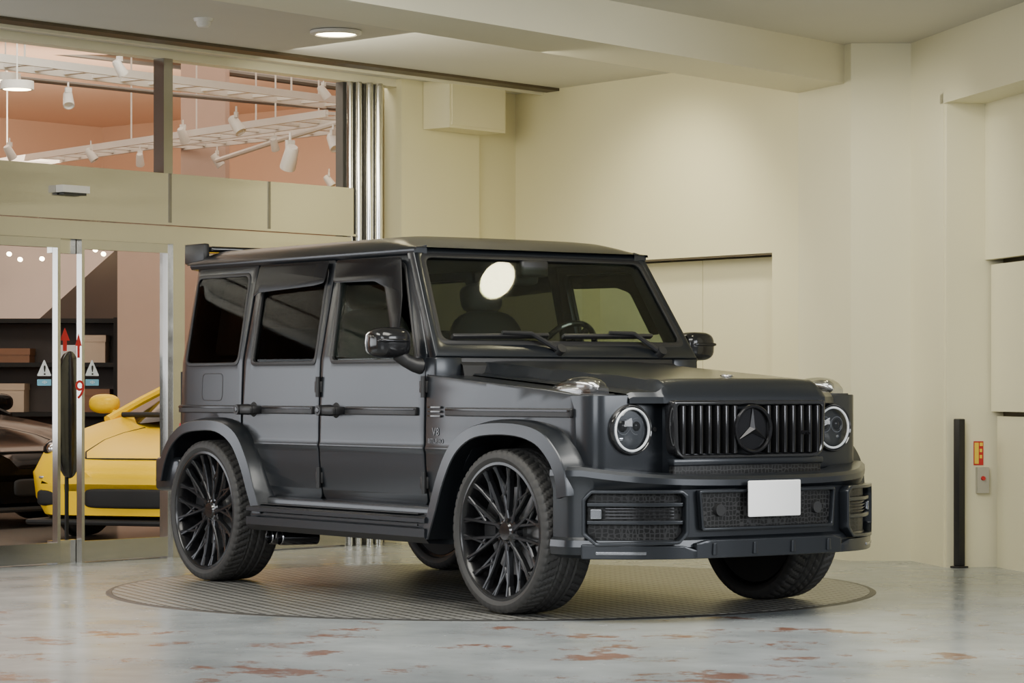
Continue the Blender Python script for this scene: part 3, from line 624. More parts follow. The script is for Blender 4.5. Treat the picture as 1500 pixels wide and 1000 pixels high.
for sg in SG:
    q = obj('rear_quarter_panel', sidebm(qp, [qph], .05, 0, sg), M['paint'], CAR)
    obj('window_seal', sidebm(inset(qph, -.010), [inset(qph, .010)], .02, .004, sg), M['plastic'], q)
    obj('window', sidebm(inset(qph, .004), [], .008, -.004, sg, 0), M['tint'], q)
    fl = rounded([(-3.03, 1.03), (-2.79, 1.03), (-2.79, 1.19), (-3.03, 1.19)], .04)
    obj('fuel_flap_seam', sidebm(fl, [inset(fl, .006)], .003, .0012, sg, .0004), M['plastic'], q)
    d = obj('rear_door', sidebm(rd, [rdh], .045, 0, sg), M['paint'], CAR)
    obj('window_seal', sidebm(inset(rdh, -.011), [inset(rdh, .010)], .02, .004, sg), M['plastic'], d)
    obj('window', sidebm(inset(rdh, .004), [], .008, -.012, sg, 0), M['tint'], d)
    f = obj('front_door', sidebm(fd, [fdh], .045, 0, sg), M['paint'], CAR)
    obj('window_seal', sidebm(inset(fdh, -.011), [inset(fdh, .010)], .02, .004, sg), M['plastic'], f)
    obj('window', sidebm(inset(fdh, .004), [], .008, -.012, sg, 0), M['sideglass'], f)
    for dr, hx, m0, m1 in ((d, -2.46, -2.33, -1.80), (f, -1.60, -1.47, -.80)):
        b = NB(); y0 = ysurf(hx, .98)
        bx(b, hx-.06, hx+.10, sg*(y0+.042), sg*(y0+.072), .960, 1.006, .014); bx(b, hx+.07, hx+.10, sg*(y0-.005), sg*(y0+.055), .962, 1.004, .008)
        cyl(b, (hx-.045, sg*(y0-.005), .984), (hx-.045, sg*(y0+.078), .984), .031, .028, 24)
        obj('door_handle', b, M['plastic'], dr)
        b = NB(); lathe(b, [(0, .004), (.014, .003), (.016, 0)], 20, axisM((hx-.045, sg*(y0+.078), .984), (0, sg, 0))); obj('push_button', b, M['slat'], dr)
        b = NB(); lathe(b, [(0, .006), (.038, .004), (.043, 0)], 24, axisM((hx+.02, sg*(y0-.001), .984), (0, sg, 0))); obj('handle_cup', b, M['dark'], dr)
        molding(m0, m1, sg, dr)
    for dr, hx in ((d, -1.775), (f, -.765)):
        for hz in (.62, 1.11):
            b = NB(); y0 = ysurf(hx, hz); cyl(b, (hx+.025, sg*(y0+.012), hz-.055), (hx+.025, sg*(y0+.012), hz+.055), .013, seg=12); bx(b, hx-.02, hx+.05, sg*(y0-.004), sg*(y0+.006), hz-.03, hz+.03, .003)
            obj('hinge', b, M['plastic'], dr)
    vf = rounded([(-1.71, 1.672), (-1.30, 1.668), (-1.19, 1.635), (-1.065, 1.40), (-.985, 1.40), (-1.01, 1.58), (-1.08, 1.788), (-1.71, 1.795)], .025)
    obj('rain_visor', sidebm(vf, [], .006, .030, sg, .002), M['visor'], f)
    vr = rounded([(-2.54, 1.615), (-2.48, 1.64), (-1.90, 1.662), (-1.80, 1.675), (-1.785, 1.795), (-2.51, 1.795)], .02)
    obj('rain_visor', sidebm(vr, [], .006, .030, sg, .002), M['visor'], d)
    molding(-3.36, -2.62, sg, q)
    b = sidebm(ff, [], .215, 0, sg, .006)
    nb = NB(); prism(nb, [(.42, sg*.853), (.52, sg*.851), (.585, sg*.845), (.615, sg*.830), (.632, sg*.806), (.640, sg*.77), (.655, sg*.45), (.42, sg*.45)], .69, 1.071, .006); merge(b, nb)
    nb = NB(); bx(nb, -.84, -.655, sg*.70, sg*.868, 1.10, 1.262, .012); merge(b, nb)
    w = obj('front_fender', b, M['paint'], CAR)
    molding(-.535, .48, sg, w)
    for z in (.955, .978, 1.0): obj('vent_bar', sidebm(rounded([(-.70, z), (-.585, z), (-.585, z+.012), (-.70, z+.012)], .004), [], .012, .01, sg, .002), M['gloss'], w)
    for tx, z, szv in (('V8', .880, .056), ('BITURBO', .833, .034)):
        tb = text_bm(tx, szv, .0008); obj('lettering', bend(tb, lambda a, bb, c, z=z: Vector((-.635-sg*a, sg*(ysurf(-.64, z)+.002+c), bb+z))), M['badge'], w)
    # indicators on the fender top
    xc = .42; zc = 1.074; yc = .755
    b = NB(); rows = []
    for k in range(15):
        t_ = k/14; x = xc-.20+.36*t_; hgt = .100*math.sin(PI*min(1, .10+t_*.88))**.42*(.55+.45*t_)+.006; wv = .062*(math.sin(PI*(.14+.74*t_))**.5)
        rows.append([(x, sg*yc+wv*sgp(math.cos(PI*j/10), .7), zc+hgt*math.sin(PI*j/10)**.55 if 0 < j < 10 else zc-.006) for j in range(11)])
    grid(b, rows, caps=True); ind = obj('turn_indicator', b, M['indic'], CAR, 60)
    b = NB(); blob(b, (xc+.04, sg*yc, zc+.036), (.075, .042, .036), .8); blob(b, (xc-.05, sg*yc, zc+.02), (.11, .048, .022), .7); obj('bulb', b, M['silver'], ind)
    b = NB(); bx(b, xc-.21, xc+.17, sg*yc-.065, sg*yc+.065, zc-.014, zc+.003, .003); obj('indicator_base', b, M['plastic'], ind)
    # headlight
    hc = Vector((.652, sg*.645, .905)); X = (1, 0, 0)
    b = NB(); lathe(b, [(.122, -.02), (.122, .008), (.116, .018), (.111, .012), (.109, -.03), (0, -.03)], 48, axisM(hc, X)); hl = obj('headlight', b, M['gloss'], CAR)
    b = NB(); torus(b, hc+Vector((.014, 0, 0)), X, .1005, .0058, 48, 10); obj('light_ring', b, M['drl'], hl)
    b = NB()
    for sy in (-1, 1): lathe(b, [(.036, -.022), (.036, -.004), (.03, -.006), (.018, .004), (0, .008)], 28, axisM(hc+Vector((-.004, sy*.040, .016)), X))
    obj('projector', b, M['cglass'], hl)
    b = NB()
    for a0 in range(16):
        a = 2*PI*a0/16; q_ = hc+Vector((-.022, .080*math.cos(a), .080*math.sin(a))); bar(b, q_, q_+Vector((.0, .014*math.cos(a), .014*math.sin(a))), .018, .02, X)
    for sy in (-1, 1): lathe(b, [(.040, -.02), (.040, -.004), (.037, -.004)], 28, axisM(hc+Vector((0, sy*.040, .016)), X))
    bx(b, hc.x-.02, hc.x-.008, hc.y-.06, hc.y+.06, hc.z-.052, hc.z-.036, .003); obj('reflector', b, M['reflector'], hl)
    b = NB(); lathe(b, [(.107, .012), (.09, .026), (.06, .036), (0, .042)], 40, axisM(hc, X)); obj('lens', b, M['lens'], hl)
    b = NB(); lathe(b, [(0, .004), (.01, .004), (.012, 0)], 16, axisM((.655, sg*.50, .905), X)); obj('parking_sensor', b, M['plastic'], w)
    # wheel arch flares
    for cx, outer, inner in ((0, [(.585, .60), (.575, .68), (.545, .76), (.48, .835), (.37, .91), (.2, .945), (-.05, .95), (-.25, .92), (-.42, .83), (-.53, .68), (-.61, .50), (-.68, .34)],
                                 [(.49, .58), (.482, .65), (.460, .71), (.412, .77), (.32, .833), (.17, .868), (-.04, .872), (-.21, .848), (-.345, .77), (-.44, .64), (-.51, .49), (-.58, .34)]),
                             (-2.89, [(.68, .41), (.60, .56), (.52, .72), (.39, .87), (.2, .93), (-.05, .935), (-.25, .905), (-.40, .82), (-.50, .70), (-.56, .56)],
                                 [(.58, .41), (.51, .54), (.44, .67), (.335, .79), (.17, .855), (-.04, .858), (-.21, .835), (-.345, .76), (-.42, .66), (-.46, .56)])):
        def dens(P):
            o = []
            for i in range(len(P)-1):
                p0, p1, p2, p3 = [Vector(P[max(0, min(len(P)-1, i+k))]) for k in (-1, 0, 1, 2)]
                for k in range(4):
                    tt = k/4; o.append(.5*(2*p1+(p2-p0)*tt+(2*p0-5*p1+4*p2-p3)*tt*tt+(3*p1-p0-3*p2+p3)*tt**3))
            return o+[Vector(P[-1])]
        O, I = dens(outer), dens(inner); rows = []
        for o_, i_ in zip(O, I):
            m1 = o_*.80+i_*.20; m2 = o_*.06+i_*.94
            yb = ysurf(min(cx+o_.x, .5), o_.y)
            pr = [(o_, yb-.02), (o_, yb+.012), (o_*.96+i_*.04, yb+.024), (m1, .955), (o_*.76+i_*.24, .960), (m2, .968), (i_, .964), (i_*.99+o_*.01, .92), (i_, .74)]
            rows.append([(cx+p_.x, sg*y_, p_.y) for p_, y_ in pr])
        b = NB(); grid(b, rows); obj('wheel_arch_flare', b, M['paint'], CAR, 24)
    # running board
    prof = [(.78, .505), (.87, .505), (.89, .498), (.898, .480), (.898, .464), (.962, .454), (.975, .444), (.975, .424), (.945, .416), (.945, .400), (.975, .392), (.975, .350), (.945, .318), (.78, .308)]
    b = NB(); grid(b, [[(x, sg*y, z) for y, z in prof] for x in (-2.36, -2.32, -1.5, -.66, -.60)], cu=True, caps=True); sb = obj('running_board', b, M['paint'], CAR, 25)
    for q4 in ((.943, .950, .404, .412), (.905, .945, .463, .467)):
        b = NB(); bx(b, -2.25, -.7, sg*q4[0], sg*q4[1], q4[2], q4[3]); obj('tread_strip', b, M['plastic'], sb)
    for k in range(2):
        xe = -2.24+.11*k; b = NB()
        lathe(b, [(.036, 0), (.04, .0), (.042, .2), (.042, .235), (.038, .24), (.034, .23), (.034, .05), (0, .05)], 24, axisM((xe, sg*.66, .275), (0, sg, .02))); obj('exhaust_pipe', b, M['chrome'], CAR)
    # mirrors
    MX, MY = -.86, 1.015
    mb = NB(); blob(mb, (MX, sg*MY, 1.335), (.085, .105, .080), .62); mi = obj('side_mirror', mb, M['mirrorcap'], CAR, 60)
    mb = NB(); tube(mb, [(-.79, sg*.862, 1.215), (-.80, sg*.90, 1.222), (-.815, sg*.94, 1.242), (-.835, sg*.975, 1.28)], [.044, .038, .034, .04], 12); obj('mirror_arm', mb, M['plastic'], mi, 60)
    mb = NB(); blob(mb, (MX-.085, sg*MY, 1.335), (.008, .090, .064), .5); obj('mirror_glass', mb, M['silver'], mi, 60)
    mb = NB(); blob(mb, (MX+.055, sg*(MY+.012), 1.345), (.035, .090, .012), .6); obj('mirror_signal', mb, M['slat'], mi, 60)
    b = NB()
    rows = []
    for x in (-3.35, -3.2, -2.5, -1.8, -1.2, -1.04, -.99):
        y0 = ysurf(max(x, -3.2), 1.80)-.01; rows.append([(x, sg*(y0+dy), z) for dy, z in ((-.06, 1.79), (.012, 1.80), (.022, 1.815), (.022, 1.828), (.008, 1.836), (-.06, 1.85))])
    grid(b, rows, cu=True, caps=True); obj('roof_gutter', b, M['paint'], CAR, 40)
# roof
rows = []
xs = [-3.38, -3.36, -3.3, -3.2, -3.0, -2.5, -2.0, -1.6, -1.4, -1.3, -1.2, -1.1, -1.03, -.985, -.97]
for x in xs:
    fr = min(1, max(0, (-.97-x)/.42)); fr = 1-(1-fr)**2.4; bk = min(1, max(0, (x+3.38)/.16)); bk = 1-(1-bk)**2
    cr = .082*fr*bk; row = [(x, -.775, 1.825)]
    for k in range(41):
        y = -.77+1.54*k/40; row.append((x, y, 1.838+cr*(.96*(1-abs(y/.77)**10)+.04*(1-(y/.77)**2))))
    row.append((x, .775, 1.825)); rows.append(row)
b = NB(); grid(b, rows); rf = obj('roof', b, M['paint'], CAR, 50)
b = NB(); bx(b, -3.3, -1.05, -.72, .72, 1.80, 1.825, .01); obj('headliner', b, M['liner'], rf)
b = NB(); bx(b, -3.52, -3.22, -.70, .70, 1.905, 1.938, .012); rsp = obj('rear_spoiler', b, M['gloss'], CAR)
for sg in SG:
    b = NB(); bx(b, -3.47, -3.24, sg*.70, sg*.745, 1.835, 1.955, .012); obj('end_plate', b, M['plastic'], rsp)
b = NB(); bx(b, -3.1, -2.95, -.12, .12, 1.915, 1.95, .012); obj('roof_antenna', b, M['gloss'], rf)
# windscreen
wd_ = Vector((-.528, 0, .85)); wn_ = Vector((.85, 0, .528))
def ws(a, b, c): return Vector((-.695, a, 1.335))+wd_*b+wn_*c
wo = [(-.865, -.08), (.865, -.08), (.768, .60), (-.768, .60)]
wi = rounded([(-.808, 0), (.808, 0), (.73, .555), (-.73, .555)], .05)
fr_ = obj('windscreen_frame', bend(plate(wo, [wi], .07, .012), lambda a, b, c: ws(a, b, c-.035)), M['paint'], CAR)
wg = obj('windscreen', bend(plate(inset(wi, .003), [], .006), lambda a, b, c: ws(a, b, c-.018)), M['glass'], CAR)
obj('windscreen_seal', bend(plate(inset(wi, -.008), [inset(wi, .022)], .012, .003), lambda a, b, c: ws(a, b, c-.008)), M['plastic'], wg)
b = NB(); bx(b, -.86, -.665, -.71, .71, 1.10, 1.27, .02)
grid(b, [[(-.70, y, 1.262) for y in (-.71, 0, .71)], [(-.64, y, 1.22) for y in (-.71, 0, .71)], [(-.62, y, 1.15) for y in (-.71, 0, .71)]]); obj('cowl', b, M['plastic'], CAR)
for p_base, p_mid, b0, b1 in (((818, 515), (772, 495), (660, 495), (800, 494)), ((966, 518), (922, 495), (822, 495), (952, 495))):
    q = [on_plane(*p, ws(0, 0, 0), wn_)+wn_*o for p, o in ((p_base, .012), (p_mid, .045), (((b0[0]+b1[0])/2, (b0[1]+b1[1])/2-2), .04))]
    b = NB(); tube(b, q, [.016, .012, .009], 8); cyl(b, q[0]-wn_*.03, q[0]+wn_*.025, .026); wp = obj('wiper_arm', b, M['wiper'], CAR)
    e0, e1 = [on_plane(*p, ws(0, 0, 0), wn_) for p in (b0, b1)]
    b = NB(); bar(b, e0+wn_*.016, e1+wn_*.016, .018, .032, wn_, .004); obj('wiper_blade', b, M['wiper'], wp)
# hood: flat raised centre between two creases, inboard of the fender tops
rows = []
HW = .655
for i in range(57):
    x = -.675+(1.415)*i/56; t_ = (x+.675)/1.4; zb = 1.182-.10*t_; row = []
    fr = min(1, max(0, (x-.655)/.085))
    for k in range(87):
        y = -HW+2*HW*k/86; e1_ = .590-.05*t_; e0_ = .545-.06*t_; a = (abs(y)-e0_)/(e1_-e0_); a = min(1, max(0, a)); sm = 1-a*a*(3-2*a)
        D_ = (.058+.006*(1-min(1, (abs(y)/(e0_-.03)))**8))*(1-fr**2.0)
        z = zb+D_*sm-.008*(max(0, (abs(y)-.640)/.015)**2)-.02*max(0, (x-.715)/.025)**2
        row.append((x if abs(y) < .52 else x-(.085*min(1, (abs(y)-.52)/.135))*max(0, (x-.3)/.44), y, z))
    rows.append(row)
rows.append([(p[0]+.004, p[1], 1.03) for p in rows[-1]])
b = NB(); grid(b, rows); hd = obj('hood', b, M['paint'], CAR, 26)
bc = Vector((.60, 0, 1.157)); bn = Vector((.08, 0, 1)).normalized()
b = NB(); torus(b, bc+bn*.006, bn, .03, .004, 32, 8); lathe(b, [(.026, 0), (.026, .004), (0, .006)], 24, axisM(bc, bn))
for k in range(3):
    a = 2*PI*k/3; u_ = Vector((1, 0, -.08)).normalized(); w_ = Vector((0, 1, 0)); bar(b, bc+bn*.009, bc+bn*.009-u_*.028*math.cos(a)+w_*.028*math.sin(a), .007, .005, bn)
obj('hood_badge', b, M['silver'], hd)
b = NB(); bx(b, .3, .735, -.452, .452, .66, 1.065, .012); obj('front_panel', b, M['paint'], CAR)
# grille
def gx(a, b, c): return Vector((.745+c, a, b))
go = rounded([(-.485, 1.045), (-.475, .80), (-.43, .765), (.43, .765), (.475, .80), (.485, 1.045)], [.02, .03, .03, .03, .03, .02])
gi = rounded([(-.462, 1.022), (-.452, .81), (-.42, .785), (.42, .785), (.452, .81), (.462, 1.022)], [.02, .03, .03, .03, .03, .02])
gr = obj('grille', bend(plate(go, [gi], .08, .01), lambda a, b, c: gx(a, b, c+.0)), M['gloss'], CAR)
obj('grille_backing', bend(plate(inset(go, .01), [], .01), lambda a, b, c: gx(a, b, c-.02)), M['dark'], gr)
for k in range(17):
    y = -.43+.86*k/16
    if abs(y) < .06: continue
    b = NB(); bx(b, .742, .792, y-.010, y+.010, .788, 1.02, .004); obj('slat', b, M['slat'], gr)
ec = Vector((.797, 0, .905))
b = NB(); torus(b, ec, (1, 0, 0), .110, .010, 48, 10); lathe(b, [(.102, -.03), (.102, -.01), (0, -.006)], 32, axisM(ec, (1, 0, 0)))
em = obj('emblem', b, M['star'], gr, 25)
b = NB(); star = []
for k in range(6):
    a = PI/2+PI*k/3; r_ = .107 if k % 2 == 0 else .021; star.append(ec+Vector((-.004, r_*math.cos(a), r_*math.sin(a))))
cv = b.verts.new(ec+Vector((.014, 0, 0))); sv = [b.verts.new(p) for p in star]
for k in range(6): b.faces.new((cv, sv[k], sv[(k+1) % 6]))
obj('emblem_star', b, M['star2'], gr, 10)
tb = text_bm('AMG', .028, .003); obj('lettering', bend(tb, lambda a, bb, c: Vector((.797+c, .34+a, .885+bb))), M['star'], gr)
b = NB(); bx(b, .72, .765, -.47, .47, .655, .735, .008); obj('lower_mesh', b, M['mesh'], CAR)
b = NB(); bx(b, .72, .775, -.48, .48, .732, .768, .010); obj('grille_sill', b, M['paint'], CAR)
# bumper
half = [(.43, .955), (.52, .955), (.575, .940), (.65, .872), (.735, .785), (.82, .675), (.88, .52), (.908, .3), (.914, .12)]
pl = [Vector((x, -y)) for x, y in half]+[Vector((.915, 0))]+[Vector((x, y)) for x, y in half[::-1]]
samp = []
for i in range(len(pl)-1):
    p0, p1, p2, p3 = [pl[max(0, min(len(pl)-1, i+k))] for k in (-1, 0, 1, 2)]
    for k in range(6):
        tt = k/6; samp.append(.5*(2*p1+(p2-p0)*tt+(2*p0-5*p1+4*p2-p3)*tt*tt+(3*p1-p0-3*p2+p3)*tt**3))
samp.append(pl[-1]); acc = [0]
for a, b in zip(samp, samp[1:]): acc.append(acc[-1]+(b-a).length)
half_s = acc[-1]/2; acc = [a-half_s for a in acc]
def Bp(s, z, n):
    s = max(acc[0], min(acc[-1]-1e-6, s)); i = max(k for k in range(len(acc)-1) if acc[k] <= s)
    t_ = (s-acc[i])/(acc[i+1]-acc[i]); p = samp[i].lerp(samp[i+1], t_)
    def tg(k): return (samp[min(len(samp)-1, k+1)]-samp[max(0, k-1)]).normalized()
    tn = tg(i).lerp(tg(i+1), t_).normalized(); nr = Vector((tn.y, -tn.x))
    return Vector((p.x+nr.x*n, p.y+nr.y*n, z))
def bsz(px, py):
    d = ray(px, py); best = None
    for i in range(len(samp)-1):
        a, b = samp[i], samp[i+1]; e = b-a; det = d.x*(-e.y)+d.y*e.x
        if abs(det) < 1e-9: continue
        qx, qy = a.x-CP.x, a.y-CP.y
        t_ = (qx*(-e.y)+qy*e.x)/det; k = (d.x*qy-d.y*qx)/det
        if -.001 <= k <= 1.001 and (best is None or t_ < best[0]): best = (t_, acc[i]+(acc[i+1]-acc[i])*k)
    return (best[1], CP.z+d.z*best[0]) if best else None
prof = [(-.17, .692), (-.05, .688), (-.016, .684), (.001, .668), (.003, .640), (-.018, .624), (-.018, .400), (-.002, .386), (.003, .355), (-.006, .318), (-.05, .300), (-.17, .302)]
rows = []
for s in acc:
    rows.append([Bp(s, z+(.048*min(1, abs(s)/1.0)**3 if z > .63 else 0), n) for n, z in prof])
b = NB(); grid(b, rows, cu=True, caps=True); bp_ = obj('front_bumper', b, M['paint'], CAR, 20)
cs = [a for a in acc]
def bplate(poly, holes, t_, off, bev=.003): return bend(plate(poly, holes, t_, bev), lambda a, z, c: Bp(a, z, off+c), cs, ())
sA = bsz(856, 760)[0]; sB = bsz(1001, 760)[0]
for sg in SG:
    m_ = (lambda P: [(sg*-1*a, z) for a, z in P])
    o1 = m_([(sA-.008, .582), (sA+.035, .624), (sB-.02, .624), (sB+.012, .600), (sB+.012, .416), (sB-.035, .370), (sA+.06, .360), (sA-.008, .415)])
    o2 = m_([(sA+.010, .575), (sA+.039, .608), (sB-.025, .608), (sB-.006, .588), (sB-.006, .424), (sB-.040, .386), (sA+.064, .378), (sA+.010, .424)])
    it = obj('side_intake', bplate(rounded(o1, .008), [rounded(o2, .008)], .055, .010, .004), M['paint'], bp_)
    obj('intake_mesh', bplate(rounded(o2, .01), [], .006, -.010, .001), M['mesh'], it)
    for z in (.546, .462):
        obj('intake_blade', bplate(rounded(m_([(sA+.012, z), (sB-.008, z), (sB-.008, z+.020), (sA+.012, z+.020)]), .006), [], .024, .010, .005), M['paint'], it)
    for z in (.490, .505, .520, .535):
        obj('inner_louver', bplate(m_([(sA+.10, z), (sB-.05, z), (sB-.05, z+.005), (sA+.10, z+.005)]), [], .008, .000, .001), M['slat'], it)
    obj('fog_lamp', bplate(rounded(m_([(sA+.03, .488), (sA+.085, .488), (sA+.085, .536), (sA+.03, .536)]), .008), [], .02, .012, .004), M['reflector'], it)
    obj('corner_lip', bplate(rounded(m_([(-1.0, .300), (-.45, .300), (-.45, .340), (-.52, .362), (-1.0, .370)]), .010), [], .030, .016, .005), M['paint'], bp_)
    obj('lip_lamp', bplate(rounded(m_([(-.93, .322), (-.70, .322), (-.70, .336), (-.93, .336)]), .004), [], .008, .032, .002), M['reflector'], bp_)
    b = NB(); q = Bp(sg*.93, .53, -.016); n_ = (Bp(sg*.93, .53, .1)-Bp(sg*.93, .53, 0)); lathe(b, [(0, .006), (.014, .006), (.017, 0)], 18, axisM(q, n_)); obj('parking_sensor', b, M['plastic'], bp_)
ci = rounded([(-.42, .607), (.42, .607), (.405, .443), (-.405, .443)], .012)
ce = obj('center_intake', bplate(inset(ci, -.014), [ci], .03, .0, .004), M['paint'], bp_)
obj('intake_mesh', bplate(ci, [], .006, -.010, .001), M['mesh'], ce)
for sg in SG:
    b = NB(); q = Bp(sg*.31, .525, -.01); lathe(b, [(0, .02), (.028, .02), (.032, .0)], 24, axisM(q, (1, 0, 0))); obj('radar_cap', b, M['plastic'], ce)
skp = obj('skid_panel', bplate(rounded([(-.46, .300), (.46, .300), (.46, .372), (.40, .386), (-.40, .386), (-.46, .372)], .008), [], .030, .016, .005), M['paint'], bp_)
for s_ in (-.36, -.12, .12, .36): obj('skid_rib', bplate(rounded([(s_-.014, .315), (s_+.014, .315), (s_+.010, .372), (s_-.010, .372)], .004), [], .012, .034, .003), M['paint'], bp_)
np_ = obj('number_plate', bend(plate(rounded([(-.165, .49), (.165, .49), (.165, .662), (-.165, .662)], .008), [], .008, .002), lambda a, b, c: Vector((.950+c, a, b))), M['white'], CAR); np_['label'] = 'blank white number plate'
b = NB(); bx(b, .90, .947, -.14, .14, .50, .65, .004); obj('plate_holder', b, M['plastic'], np_)
# rear
b = NB(); bx(b, -3.56, -3.40, -.90, .90, .50, .70, .04, 3); bx(b, -3.50, -3.2, -.93, -.86, .50, .70, .03, 3); bx(b, -3.50, -3.2, .86, .93, .50, .70, .03, 3); obj('rear_bumper', b, M['paint'], CAR)
tg_ = obj('tailgate', bend(plate(rounded([(-.79, .66), (.79, .66), (.79, 1.25), (.70, 1.82), (-.70, 1.82), (-.79, 1.25)], .04), [rounded([(-.6, 1.3), (.6, 1.3), (.55, 1.72), (-.55, 1.72)], .04)], .06, .01), lambda a, b, c: Vector((-3.385+(.05*(b-1.25)/.55 if b > 1.25 else 0)+c, a, b))), M['paint'], CAR)
obj('window', bend(plate([(-.6, 1.3), (.6, 1.3), (.55, 1.72), (-.55, 1.72)], [], .008), lambda a, b, c: Vector((-3.385+.05*(b-1.25)/.55+c, a, b))), M['tint'], tg_)
b = NB(); lathe(b, [(.30, 0), (.37, .03), (.385, .1), (.385, .18), (.36, .21), (0, .22)], 48, axisM((-3.415, -.05, 1.02), (-1, 0, 0))); obj('spare_wheel_cover', b, M['gloss'], CAR)
for sg in SG:
    b = NB(); bx(b, -3.44, -3.40, sg*.68, sg*.80, .76, .90, .01); obj('tail_lamp', b, M['red'], CAR)
# inner body
b = NB()
bx(b, -3.3, .55, -.58, .58, .38, .62); bx(b, -2.36, -.58, -.825, .825, .44, 1.10); bx(b, -3.34, -2.36, -.60, .60, .4, 1.12); bx(b, -3.34, -2.36, -.83, .83, .945, 1.16)
bx(b, -.58, .55, -.58, .58, .5, 1.05); bx(b, -.62, .50, -.74, .74, .955, 1.05); bx(b, .45, .64, -.80, .80, .42, .70); bx(b, -3.36, -3.3, -.83, .83, .5, 1.2)
cyl(b, (0, -.66, .36), (0, .66, .36), .05); cyl(b, (-2.89, -.66, .36), (-2.89, .66, .36), .06); blob(b, (-2.89, 0, .36), (.15, .16, .13), .9); blob(b, (0, .1, .36), (.12, .14, .12), .9)
obj('underbody', b, M['dark'], CAR)
# interior
b = NB(); bx(b, -1.15, -.80, -.79, .79, 1.05, 1.27, .05, 3); bx(b, -1.12, -.92, .18, .58, 1.24, 1.33, .04, 3); obj('dashboard', b, M['seat'], CAR)
b = NB(); sd = Vector((-.85, 0, .5)); torus(b, (-1.2, .38, 1.30), sd, .185, .017, 40, 10); cyl(b, (-1.2, .38, 1.30), (-1.0, .38, 1.18), .05)
for a in (0, 2.1, 4.2):
    Mx = axisM((-1.2, .38, 1.30), sd); bar(b, Mx @ Vector((0, 0, 0)), Mx @ Vector((.18*math.cos(a), .18*math.sin(a), 0)), .035, .02, sd)
obj('steering_wheel', b, M['gloss'], CAR)
for sg in SG:
    b = NB(); Ms = Matrix.Translation((-1.86, sg*.39, .96)) @ Matrix.Rotation(R(-14), 4, 'Y'); blob(b, (0, 0, .22), (.09, .25, .38), .55, Ms); blob(b, (.3, 0, -.05), (.32, .26, .09), .5, Ms)
    st_ = obj('front_seat', b, M['seat'], CAR, 60)
    b = NB(); blob(b, (.0, 0, .68), (.06, .13, .085), .6, Ms); cyl(b, Ms @ Vector((0, -.06, .53)), Ms @ Vector((0, -.06, .66)), .008); cyl(b, Ms @ Vector((0, .06, .53)), Ms @ Vector((0, .06, .66)), .008); obj('headrest', b, M['seat'], st_, 60)
b = NB(); bx(b, -2.78, -2.62, -.68, .68, 1.1, 1.45, .06, 3); obj('rear_seat', b, M['seat'], CAR)
b = NB(); blob(b, (-1.13, 0, 1.70), (.02, .13, .04), .5); bx(b, -1.03, -.97, -.09, .09, 1.70, 1.79, .015); tube(b, [(-1.0, 0, 1.75), (-1.12, 0, 1.71)], .012); obj('rear_view_mirror', b, M['plastic'], CAR, 60)

# wheels
RR = .332
def tyre_bm():
    b = NB(); N = 280; rows = []
    prof = [(-.112, RR-.006), (-.130, RR), (-.141, RR+.012), (-.147, .360), (-.1455, .376), (-.140, .389), (-.132, .3965)]
    tread = [(-.124+.248*k/26, .404-.005*(abs(-.124+.248*k/26)/.124)**3) for k in range(27)]
    full = prof+tread+[(-y, r) for y, r in prof[::-1]]; n0 = len(prof); n1 = n0+len(tread)
    for i in range(N):
        a = 2*PI*i/N; row = []; ph = a*56/(2*PI)
        for j, (y, r) in enumerate(full):
            if n0-2 <= j < n1+2:
                g = 0
                if abs(abs(y)-.050) < .0065 or abs(y) < .0045: g = 1
                elif abs(y) > .058 and (ph+abs(y)*12) % 1 < .26: g = .95
                elif abs(y) <= .043 and (ph*1.0+y*18) % 1 < .25: g = .7
                r -= .0068*g
            elif j in (n0-3, n1+2) and (ph+.132*12) % 1 < .26: y *= .985; r -= .0015
            row.append((r*math.cos(a), y, r*math.sin(a)))
        rows.append(row)
    rows.append(rows[0]); grid(b, rows); return b
AX = Matrix.Rotation(R(90), 4, 'X')   # local z -> -y : outward on the right side
rb = NB(); lathe(rb, [(RR, .118), (RR+.009, .126), (RR+.007, .137), (RR-.006, .139), (RR-.014, .130), (RR-.02, .10), (RR-.03, .03), (RR-.032, -.1), (RR-.004, -.115), (RR+.002, -.11), (RR-.02, -.08)], 80, AX)
wheel = obj('wheel', rb, M['lip'], None, 40, center=False)
obj('tire', tyre_bm(), M['rubber'], wheel, 25, center=False)
def pol(r, a): return Vector((r*math.cos(a), r*math.sin(a), 0))
def zs(r): t_ = (r-.058)/(RR-.072); return .080+.006*t_+.030*max(0, t_)**3
def strut(b, P0, P1, w0, w1, lift=0):
    up = Vector((0, 0, 1)); rows = []; d = (P1-P0).normalized(); sd = up.cross(d)
    for k in range(5):
        p = P0.lerp(P1, k/4); p.z = zs(p.xy.length)+lift; w = w0+(w1-w0)*k/4
        rows.append([AX @ q for q in (p+sd*w+up*-.018, p+sd*w+up*.008, p+sd*w*.55+up*.014, p-sd*w*.55+up*.014, p-sd*w+up*.008, p-sd*w-up*.018)])
    grid(b, rows, cu=True, caps=True)
for k in range(10):
    b = NB(); a = 2*PI*k/10
    for s in (-1, 1):
        A = pol(.06, a+s*R(9)); B = pol(RR-.014, a+s*R(27)); strut(b, A, B, .0105, .0085, .001*s)
        fk = A.lerp(B, .45); strut(b, fk, pol(RR-.014, a+s*R(6)), .0085, .0075, .001*s-.0015)
    obj('spoke', b, M['rim'], wheel, 30, center=False)
b = NB(); lathe(b, [(.078, .05), (.076, .088), (.05, .096), (.042, .106), (0, .108)], 32, AX)
for k in range(5):
    a = 2*PI*k/5; cyl(b, AX @ Vector((.06*math.cos(a), .06*math.sin(a), .086)), AX @ Vector((.06*math.cos(a), .06*math.sin(a), .102)), .009, seg=6)
obj('hub_cap', b, M['gloss'], wheel, center=False)
